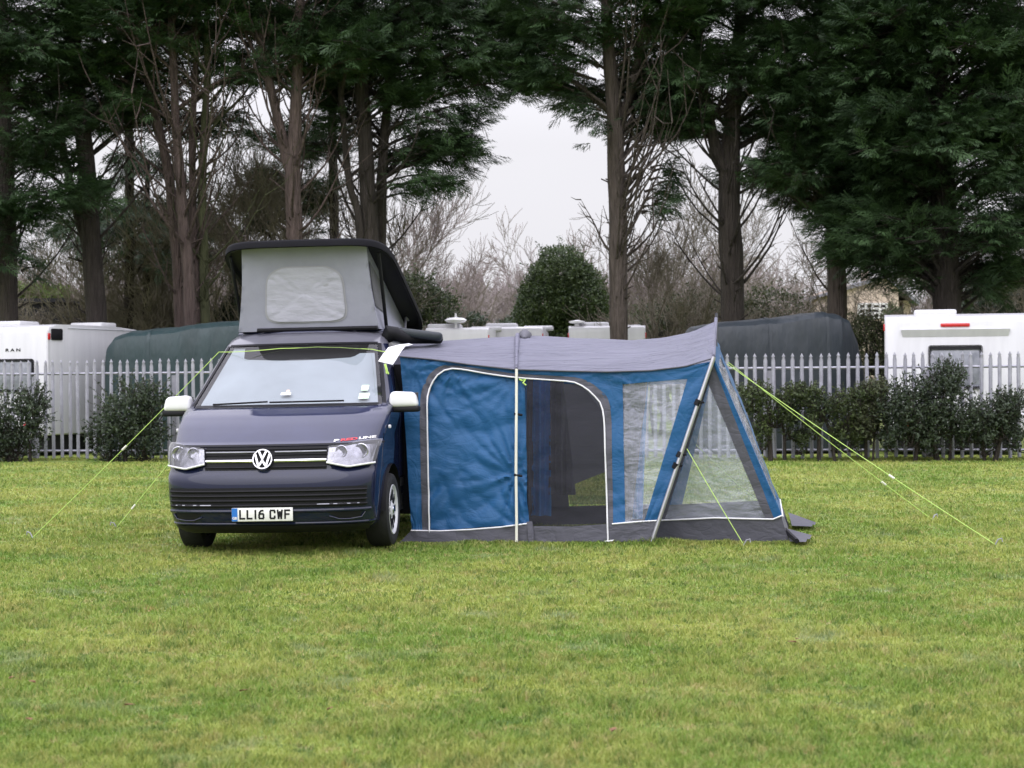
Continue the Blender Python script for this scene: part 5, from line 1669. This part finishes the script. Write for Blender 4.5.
cypress('cypress mostly beyond the right edge of the lawn', 40.5, [(G((1062, 330, 26), (1060, 200, 22), (1056, -15, 14)), 0)], ZP(235), ZP(230), 2.3, 90, 10, 'barkdark', dead=10)
# a second, thinner rank behind closes the canopy
cypress('young dense conifer standing behind the forked pale trunk', 46.0, [(G((290, 335, 9), (290, 200, 8), (290, 120, 4)), 0)], ZP(232, 46), ZP(232, 46), 1.15, 46, 12, 'barkdark', ztop=ZP(120, 46), dead=4)
cypress('small dark conifer between the two leftmost groups of stems', 46.5, [(G((146, 335, 9), (147, 220, 8), (148, 160, 4)), 0)], ZP(268, 46), ZP(272, 46), .95, 30, 13, 'barkdark', ztop=ZP(150, 46), dead=4)
cypress('conifer behind the canopy between the forked trunk and the twin-stemmed cypress', 46.0, [(G((335, 335, 12), (334, 200, 11), (330, -15, 8)), 0)], ZP(40, 46), ZP(70, 46), 2.5, 42, 14, 'barkdark', dead=6)
cypress('conifer behind the canopy between the brown trunk and the multi-stem clump', 46.0, [(G((128, 335, 12), (130, 200, 11), (126, -15, 8)), 0)], ZP(45, 46), ZP(45, 46), 2.6, 40, 15, 'barkdark', dead=8)


# ---- bare woody growth
def twig_tree(rs, h, spread, levels, nstem, r0, up=.5, kids=(3, 4), lean=.25, curl=.18):
    segs = []

    def grow(p, d, L, r, lev):
        n = 4
        for i in range(n):
            d = d + rs.normal(0, curl, 3) * np.array([1, 1, .6]) + np.array([0, 0, .05 * up]); d = d / np.linalg.norm(d)
            q = p + d * L / n
            rb = r * (1 - .4 * (i + 1) / n)
            segs.append(list(p) + list(q) + [r * (1 - .4 * i / n), rb])
            if lev < levels and i >= 1:
                for _ in range(rs.randint(1, kids[1] - 1) if i < n - 1 else rs.randint(kids[0] - 1, kids[1])):
                    e = d + rs.normal(0, spread, 3) + np.array([0, 0, .15 * up]); e = e / np.linalg.norm(e)
                    grow(q, e, L * (.45 + .3 * rs.rand()), rb * .58, lev + 1)
            p = q
    for s in range(nstem):
        az = rs.rand() * 6.283; d = np.array([math.cos(az) * lean, math.sin(az) * lean, 1.]) * (1 + 0 * s)
        d = d / np.linalg.norm(d)
        grow(np.array([math.cos(az), math.sin(az), 0]) * .12 * (nstem > 1), d, h * (.42 + .12 * rs.rand()), r0 * (.7 + .5 * rs.rand()), 1)
    return np.array(segs)


rsT = np.random.RandomState(21)
SHRUB = [twig_tree(rsT, 4.3, .42, 4, 7, .026, lean=.38) for _ in range(3)]
TREE_ = [twig_tree(rsT, 7.5, .45, 5, 1, .085, up=.6, lean=.1) for _ in range(3)]


def merged_twigs(name, protos, spots, mtl, rs, rmin=0., sides=3, cap=None):
    """spots: x, y, scale, height scale"""
    VV, FF, off = [], [], 0
    for (x, y, s, hs) in spots:
        P = protos[rs.randint(len(protos))].copy(); a = rs.rand() * 6.283; c, sn = math.cos(a), math.sin(a)
        if cap: P = P[rs.permutation(len(P))[:cap]]
        Rm = np.array([[c, -sn, 0], [sn, c, 0], [0, 0, 1]])
        for k in (0, 3):
            q = P[:, k:k + 3] @ Rm.T * s; q[:, 2] *= hs; P[:, k:k + 3] = q + np.array([x, y, 0])
        P[:, 6:8] = np.maximum(P[:, 6:8] * s, rmin)
        V, F = tubes_np(P, sides); VV.append(V); FF.append(F + off); off += len(V)
    return np_mesh(name, np.concatenate(VV), np.concatenate(FF), mtl, None, (0, 0, 0), smooth=True)


rsU = np.random.RandomState(5)
spots = []
for k in range(100):
    Y = 46 + rsU.rand() * 9; px = rsU.rand() * 1160 - 70
    if 440 < px < 600 or 805 < px < 935: continue
    base = .86 if px < 350 else (.66 if px < 600 else .80)
    if 600 < px < 690: Y += 16
    spots.append((at(px, 381, Y).x, Y, base * (.75 + .45 * rsU.rand()), 1))
tag(merged_twigs('thicket', SHRUB, spots, M['twig'], rsU, .0075), kind='stuff')
# the wood beyond
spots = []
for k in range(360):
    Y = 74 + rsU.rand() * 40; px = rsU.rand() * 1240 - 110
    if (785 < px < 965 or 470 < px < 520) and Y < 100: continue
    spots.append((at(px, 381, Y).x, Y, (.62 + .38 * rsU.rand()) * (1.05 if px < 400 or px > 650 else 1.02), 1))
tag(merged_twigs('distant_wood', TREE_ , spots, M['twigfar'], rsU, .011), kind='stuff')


def bare_tree(label, px, Y, h, seed, mtl='twigpink', levels=5, lean=.1, nst=1, spread=.45, r0=.07, curl=.18, up=.6):
    rs = np.random.RandomState(seed); S = twig_tree(rs, h, spread, levels, nst, r0, up=up, lean=lean, curl=curl)
    p = at(px, 381, Y); root = empty('bare_tree', (p.x, Y, 0), label, 'tree', 'bare trees beyond the conifers')
    S[:, 6:8] = np.maximum(S[:, 6:8], .006)
    big = S[:, 6] > r0 * .4
    for nm, sel in (('trunk', big), ('twigs', ~big)):
        V, F = tubes_np(S[sel], 6 if nm == 'trunk' else 3)
        np_mesh(nm, V, F, M[mtl], root, world=False, smooth=True)


bare_tree('slender bare tree with upright pinkish twigs left of the sky gap', 424, 58, 7.6, 41, r0=.07, up=1.2, curl=.12)
bare_tree('bare tree with fine branches rising just beside the twin-stemmed cypress', 395, 52, 7.0, 42, up=1.2, curl=.12)
bare_tree('bare twiggy tree directly behind the round evergreen', 577, 66, 4.7, 43, 'twig', spread=.6)
bare_tree('bare tree with arching branches between the lone trunk and the stout forked trunk', 690, 48, 6.4, 44, 'twig', spread=.5, nst=1, lean=.15)
bare_tree('crooked old bare tree leaning from the trunk beside the house', 800, 44.5, 6.0, 45, 'twig', spread=.7, lean=.5, r0=.11, curl=.28)
bare_tree('bare tree between the stout forked trunk and the crooked old tree', 765, 52, 7.2, 46, 'twig', spread=.5)
bare_tree('bare bushy tree left of the broad cypress trunk by the house gable', 918, 52, 4.6, 47, 'twig', spread=.5, nst=4, lean=.35)
bare_tree('bare tree between the broad cypress and the right edge', 1003, 47, 6.0, 48, 'twig', spread=.6, nst=2, lean=.3)
bare_tree('bare grey tree in the far left gap above the black shed', 42, 55, 7.0, 49, 'twigpink', spread=.55)
bare_tree('bare sapling left of the multi-stem clump', 128, 47, 6.0, 50, 'twig', nst=3, lean=.25, up=1.2)
bare_tree('bare saplings between the mossy stem and the pop-top', 236, 46, 6.6, 51, 'twig', nst=4, lean=.25, up=1.2)
bare_tree('bare sapling close against the left side of the forked pale trunk', 262, 44, 6.6, 52, 'twig', nst=2, lean=.15, up=1.3)
bare_tree('bare sapling between the pop-top and the twin-stemmed cypress', 330, 45, 6.6, 53, 'twig', nst=3, lean=.2, up=1.2)
bare_tree('bare sapling close right of the lone straight trunk', 658, 47.5, 6.4, 54, 'twig', nst=2, lean=.12, up=1.4)


# ---- leafy bushes
def leaves(tris, P, size, rs, tint, asp=.5):
    n = len(P)
    D = rs.normal(0, 1, (n, 3)); D /= np.linalg.norm(D, axis=1, keepdims=True)
    U = rs.normal(0, .6, (n, 3)) + np.array([0, -.3, .8]); S = np.cross(D, U); S /= np.maximum(np.linalg.norm(S, axis=1, keepdims=True), 1e-6)
    s = (size * (.6 + .8 * rs.rand(n)))[:, None]
    a, b, c, d = P, P + D * s * .5 + S * s * asp * .5, P + D * s, P + D * s * .5 - S * s * asp * .5
    bend = np.cross(D, S) * s * .10
    b = b + bend; d = d + bend
    tris.add(np.stack([a, b, c], 1), tint); tris.add(np.stack([a, c, d], 1), tint)


def bush(name, label, lobes, Y, n, size, mtl, seed, stems=(), cat='bush', group=None, depth=None, bark='barkdark', hollow=.55, ntw=60, asp=.5, sprigs=30, rough=.42, cull=-.28):
    rs = np.random.RandomState(seed)
    L = [(np.array(at(x, y, Y)), rx * Y / FPX, ry * Y / FPX) for x, y, rx, ry in lobes]
    c0 = L[0][0]; root = empty(name, (c0[0], Y, 0), label, cat, group)
    tris = Tris(); segs = []
    A = np.array([rx * ry for _, rx, ry in L]); A = A / A.sum()
    for (c, rx, ry), w in zip(L, A):
        m = int(n * w)
        dirs = rs.normal(0, 1, (m, 3)); dirs /= np.linalg.norm(dirs, axis=1, keepdims=True)
        r = (hollow + (1 - hollow) * rs.rand(m)) ** .8
        # clumpy outline
        ph = np.array([mnoise.noise(Vector(tuple(d * 2.3 + c * 1.7 + seed))) for d in dirs])
        r = r * (1 + rough * ph)
        ok = np.array([mnoise.noise(Vector(tuple(d * 4.5 + c * 3 + seed * 2))) for d in dirs]) > cull
        dp = depth if depth else rx
        P = c + dirs * r[:, None] * np.array([rx, dp, ry]); P = P[ok]
        P = P[P[:, 2] > .02]
        leaves(tris, P, size, rs, .15 + .6 * rs.rand(len(P)) + .25 * ph[ok][:len(P)] * 0, asp)
        # sprigs poking out of the outline
        for k in range(sprigs):
            d = rs.normal(0, 1, 3); d[2] = abs(d[2]) * .9; d /= np.linalg.norm(d)
            a = c + d * np.array([rx, dp, ry]) * .7; b = c + d * np.array([rx, dp, ry]) * (1.1 + .35 * rs.rand()) + np.array([0, 0, .05])
            segs.append(list(a) + list(b) + [.006, .003])
            t = rs.rand(9)[:, None]; leaves(tris, a + (b - a) * t, size * .9, rs, .3 + .5 * rs.rand(9), asp)
        for k in range(int(ntw * w) + 3):
            d = rs.normal(0, 1, 3); d /= np.linalg.norm(d)
            b = c + d * np.array([rx, dp, ry]) * .9
            a = np.array([c[0] + rs.normal(0, .08), c[1], max(.0, c[2] - ry)])
            m_ = (a + b) / 2 + rs.normal(0, .06, 3)
            segs.append(list(a) + list(m_) + [.012, .009]); segs.append(list(m_) + list(b) + [.009, .004])
    for (x, w) in stems:
        p = at(x, 455, Y); h = L[0][0][2]
        p0 = np.array([p.x, Y, -.03]); q = p0 + np.array([rs.normal(0, .05), 0, h * .55]); e = q + np.array([rs.normal(0, .12), 0, h * .5])
        r = w * Y / FPX / 2
        segs.append(list(p0) + list(q) + [r, r * .8]); segs.append(list(q) + list(e) + [r * .8, r * .4])
    V, F = tubes_np(segs, 5)
    np_mesh('stems', V, F, M[bark], root, smooth=True)
    tris.build('foliage', M[mtl], root)
    return root


FG = 'bushes along the fence'
bush('hedge_bush', 'dark bush at the foot of the fence at the far left', [(12, 425, 34, 36), (34, 410, 14, 26), (-10, 440, 30, 26)], 34.0, 7500, .07, 'hedge', 1, [(10, 6), (30, 4)], group=FG, depth=.42, rough=.62, cull=-.12, hollow=.35, sprigs=55)
bush('hedge_bush', 'dark bush at the fence between the left caravan and the van', [(128, 416, 34, 32), (112, 438, 24, 26), (150, 405, 20, 22), (145, 440, 24, 22)], 33.7, 9000, .07, 'hedge', 2, [(125, 5), (145, 4), (112, 3)], group=FG, depth=.42, rough=.62, cull=-.12, hollow=.35, sprigs=55)
bush('hedge_bush', 'thin bush at the fence just right of the awning', [(770, 408, 28, 20), (752, 398, 16, 14), (795, 400, 16, 14), (788, 424, 10, 16), (802, 442, 7, 12), (762, 436, 8, 14)], 32.1, 4200, .06, 'holly', 3, [(771, 6), (785, 4)], group=FG, depth=.34, rough=.62, cull=-.12, hollow=.35, sprigs=55)
bush('hedge_bush', 'low bush on a bare forked stem between the awning and the big bush', [(822, 408, 26, 14), (808, 396, 16, 10), (846, 412, 20, 20), (862, 398, 12, 8), (838, 438, 8, 13), (812, 428, 8, 12), (856, 440, 7, 12)], 31.9, 4400, .06, 'holly', 4, [(819, 5), (835, 4)], group=FG, depth=.34, rough=.62, cull=-.12, hollow=.35, sprigs=55)
bush('hedge_bush', 'pale green sparse bush left against the big bush', [(868, 412, 16, 26), (862, 427, 11, 12), (876, 395, 12, 14)], 31.85, 3000, .06, 'ivy', 5, [(866, 4), (873, 3)], group=FG, depth=.32, rough=.62, cull=-.12, hollow=.35, sprigs=55)
bush('hedge_bush', 'biggest dark bush at the fence in front of the right caravan', [(912, 412, 34, 34), (942, 402, 28, 36), (930, 424, 30, 15), (895, 418, 22, 22), (888, 440, 9, 12), (925, 444, 9, 10), (962, 436, 10, 13), (948, 380, 13, 16)], 31.65, 11000, .07, 'hedge', 6, [(938, 7), (915, 5), (950, 4)], group=FG, depth=.42, rough=.62, cull=-.12, hollow=.35, sprigs=55)
bush('hedge_bush', 'dark bush at the fence at the far right edge', [(990, 418, 26, 24), (1010, 408, 16, 18), (972, 425, 16, 18), (1004, 424, 18, 12), (985, 442, 8, 12), (1014, 440, 8, 12)], 31.45, 5600, .065, 'hedge', 7, [(995, 6), (985, 4)], group=FG, depth=.36, rough=.62, cull=-.12, hollow=.35, sprigs=55)
bush('round_evergreen', 'dome shaped evergreen standing in the sky gap', [(564, 302, 42, 46), (560, 275, 30, 30), (580, 305, 30, 42), (545, 315, 32, 40), (565, 345, 44, 40)], 58, 42000, .105, 'laurel', 8, [(564, 12)], cat='tree', depth=1.5, hollow=.8, sprigs=40, rough=.2, cull=-1, ntw=0)
bush('hedgerow', 'ragged leafy hedge between the slate cover and the right caravan', [(872, 345, 20, 30), (862, 330, 14, 16), (885, 350, 16, 34)], 39.5, 3800, .07, 'ivy', 9, [(870, 5)], cat='hedge', depth=.6)
bush('garden_shrub', 'small leafy shrub under the house gable', [(892, 316, 9, 11)], 80, 900, .12, 'holly', 10, cat='bush', depth=.6)
bush('hedge_bush', 'light green clipped hedge above the black shed', [(15, 292, 30, 8), (45, 293, 24, 6), (-15, 292, 24, 8)], 56, 4200, .14, 'brightleaf', 11, cat='hedge', depth=1.2)
bush('evergreen_shrub', 'dark leafy shrub right behind the pop-top', [(418, 296, 24, 26), (402, 305, 20, 28), (440, 310, 20, 22)], 50, 5200, .10, 'holly', 12, [(418, 4)], cat='bush', depth=.9)
bush('evergreen_shrub', 'dark leafy shrub just left of the pop-top', [(238, 312, 16, 20), (226, 320, 18, 14)], 46, 2600, .09, 'hedge', 13, [(238, 4)], cat='bush', depth=.6)
bush('evergreen_shrub', 'dark leafy shrub between the aerial and the round evergreen', [(468, 324, 18, 12), (515, 327, 16, 9), (440, 322, 20, 16)], 62, 4200, .13, 'hedge', 14, cat='bush', depth=1.0)
bush('evergreen_shrub', 'ivy clad undergrowth behind the slate cover', [(700, 312, 40, 22), (660, 318, 30, 18), (770, 305, 36, 20), (745, 318, 40, 16)], 50, 5200, .10, 'ivy', 15, cat='bush', depth=1.0)
bush('evergreen_shrub', 'leafy undergrowth behind the right caravan roof', [(985, 300, 30, 20), (1020, 300, 24, 22), (955, 312, 20, 12)], 48, 3600, .10, 'hedge', 16, cat='bush', depth=.9)

# a few dead leaves on the lawn
rsl = random.Random(4)
for (x, y) in ((11, 688), (32, 692), (245, 701), (130, 716), (797, 648), (792, 651), (330, 720), (613, 742), (29, 731)):
    p = ground_at(x, y) + Vector((0, 0, .042)); a = rsl.random() * 6.28; s = rsl.uniform(.022, .034)
    m = MB(); q = []
    for i in range(5):
        t = i / 4; w = math.sin(math.pi * min(.98, max(.04, t))) * .5
        c = Vector((math.cos(a), math.sin(a), 0)); d = Vector((-math.sin(a), math.cos(a), 0))
        b = p + c * s * 2 * (t - .5)
        q.append([b + d * w * s + Vector((0, 0, .010)), b + Vector((0, 0, .002 + .01 * t)), b - d * w * s + Vector((0, 0, .012))])
    m.grid(q)
    tag(m.build('fallen_leaf', M['deadleaf'], None, loc=p), 'curled brown dead leaf lying on the grass', 'leaf', 'dead leaves on the lawn')
# ------------------------------------------------------------------ sky, sun, camera
w = bpy.data.worlds.new('World'); scene.world = w; w.use_nodes = True
nt = w.node_tree; nt.nodes.clear(); L = nt.links.new
EL, AZ = R_(48), R_(205)
sky = nt.nodes.new('ShaderNodeTexSky'); sky.sky_type = 'NISHITA'; sky.sun_disc = False
sky.sun_elevation = EL; sky.sun_rotation = AZ; sky.dust_density = 4; sky.air_density = 1
hs = nt.nodes.new('ShaderNodeHueSaturation'); hs.inputs['Saturation'].default_value = .18; hs.inputs['Value'].default_value = 1.
L(sky.outputs[0], hs.inputs['Color'])
# cloud cover: brighter overhead than at the horizon, soft structure
g = nt.nodes.new('ShaderNodeTexCoord'); sp = nt.nodes.new('ShaderNodeSeparateXYZ'); L(g.outputs['Generated'], sp.inputs[0])
mr = nt.nodes.new('ShaderNodeMapRange'); mr.inputs['From Min'].default_value = .13; mr.inputs['From Max'].default_value = 1
L(sp.outputs[2], mr.inputs['Value'])
mp = nt.nodes.new('ShaderNodeMapping'); mp.inputs['Scale'].default_value = (1, 1, 3); L(g.outputs['Generated'], mp.inputs[0])
nz = nt.nodes.new('ShaderNodeTexNoise'); nz.inputs['Scale'].default_value = 2.2; nz.inputs['Detail'].default_value = 4; L(mp.outputs[0], nz.inputs['Vector'])
mx = nt.nodes.new('ShaderNodeMix'); mx.data_type = 'RGBA'
mx.inputs['A'].default_value = (7.75, 7.65, 8.1, 1); mx.inputs['B'].default_value = (28.0, 27.4, 32.0, 1)
L(mr.outputs[0], mx.inputs['Factor'])
ml = nt.nodes.new('ShaderNodeMix'); ml.data_type = 'RGBA'; ml.blend_type = 'MULTIPLY'; ml.inputs['Factor'].default_value = .10
L(mx.outputs['Result'], ml.inputs['A']); L(nz.outputs[0], ml.inputs['B'])
m2 = nt.nodes.new('ShaderNodeMix'); m2.data_type = 'RGBA'; m2.inputs['Factor'].default_value = .88
L(hs.outputs[0], m2.inputs['A']); L(ml.outputs['Result'], m2.inputs['B'])
bg = nt.nodes.new('ShaderNodeBackground'); bg.inputs['Strength'].default_value = .1
L(m2.outputs['Result'], bg.inputs[0])
wo = nt.nodes.new('ShaderNodeOutputWorld'); L(bg.outputs[0], wo.inputs[0])

sd = bpy.data.lights.new('sun', 'SUN'); sd.energy = .9; sd.angle = R_(75); sd.color = (1, .985, .96)
so = bpy.data.objects.new('sun', sd); COL.objects.link(so)
so.rotation_euler = (Vector((math.sin(AZ) * math.cos(EL), math.cos(AZ) * math.cos(EL), math.sin(EL)))).to_track_quat('Z', 'Y').to_euler()

cd = bpy.data.cameras.new('camera'); cam = bpy.data.objects.new('camera', cd); COL.objects.link(cam)
cd.sensor_width = 36; cd.lens = FPX * 36 / 1024; cd.clip_end = 3000; cd.clip_start = .1
pitch = math.atan((384 - YH) / FPX)
cam.matrix_world = Matrix.Translation((0, 0, HC)) @ Matrix.Rotation(math.pi / 2 - pitch, 4, 'X') @ Matrix.Rotation(-ROLL, 4, 'Z')
cd.dof.use_dof = True; cd.dof.focus_distance = 16.2; cd.dof.aperture_fstop = 4.5
scene.camera = cam
vs = scene.view_settings
vs.view_transform = 'Standard'; vs.look = 'None'; vs.exposure = .36; vs.gamma = 1; vs.use_curve_mapping = False
scene.render.film_transparent = False
scene.cycles.max_bounces = 8; scene.cycles.transparent_max_bounces = 24; scene.cycles.diffuse_bounces = 3
scene.cycles.caustics_reflective = False; scene.cycles.caustics_refractive = False
scene.cycles.use_denoising = True
scene.cycles.use_adaptive_sampling = True; scene.cycles.adaptive_threshold = .02
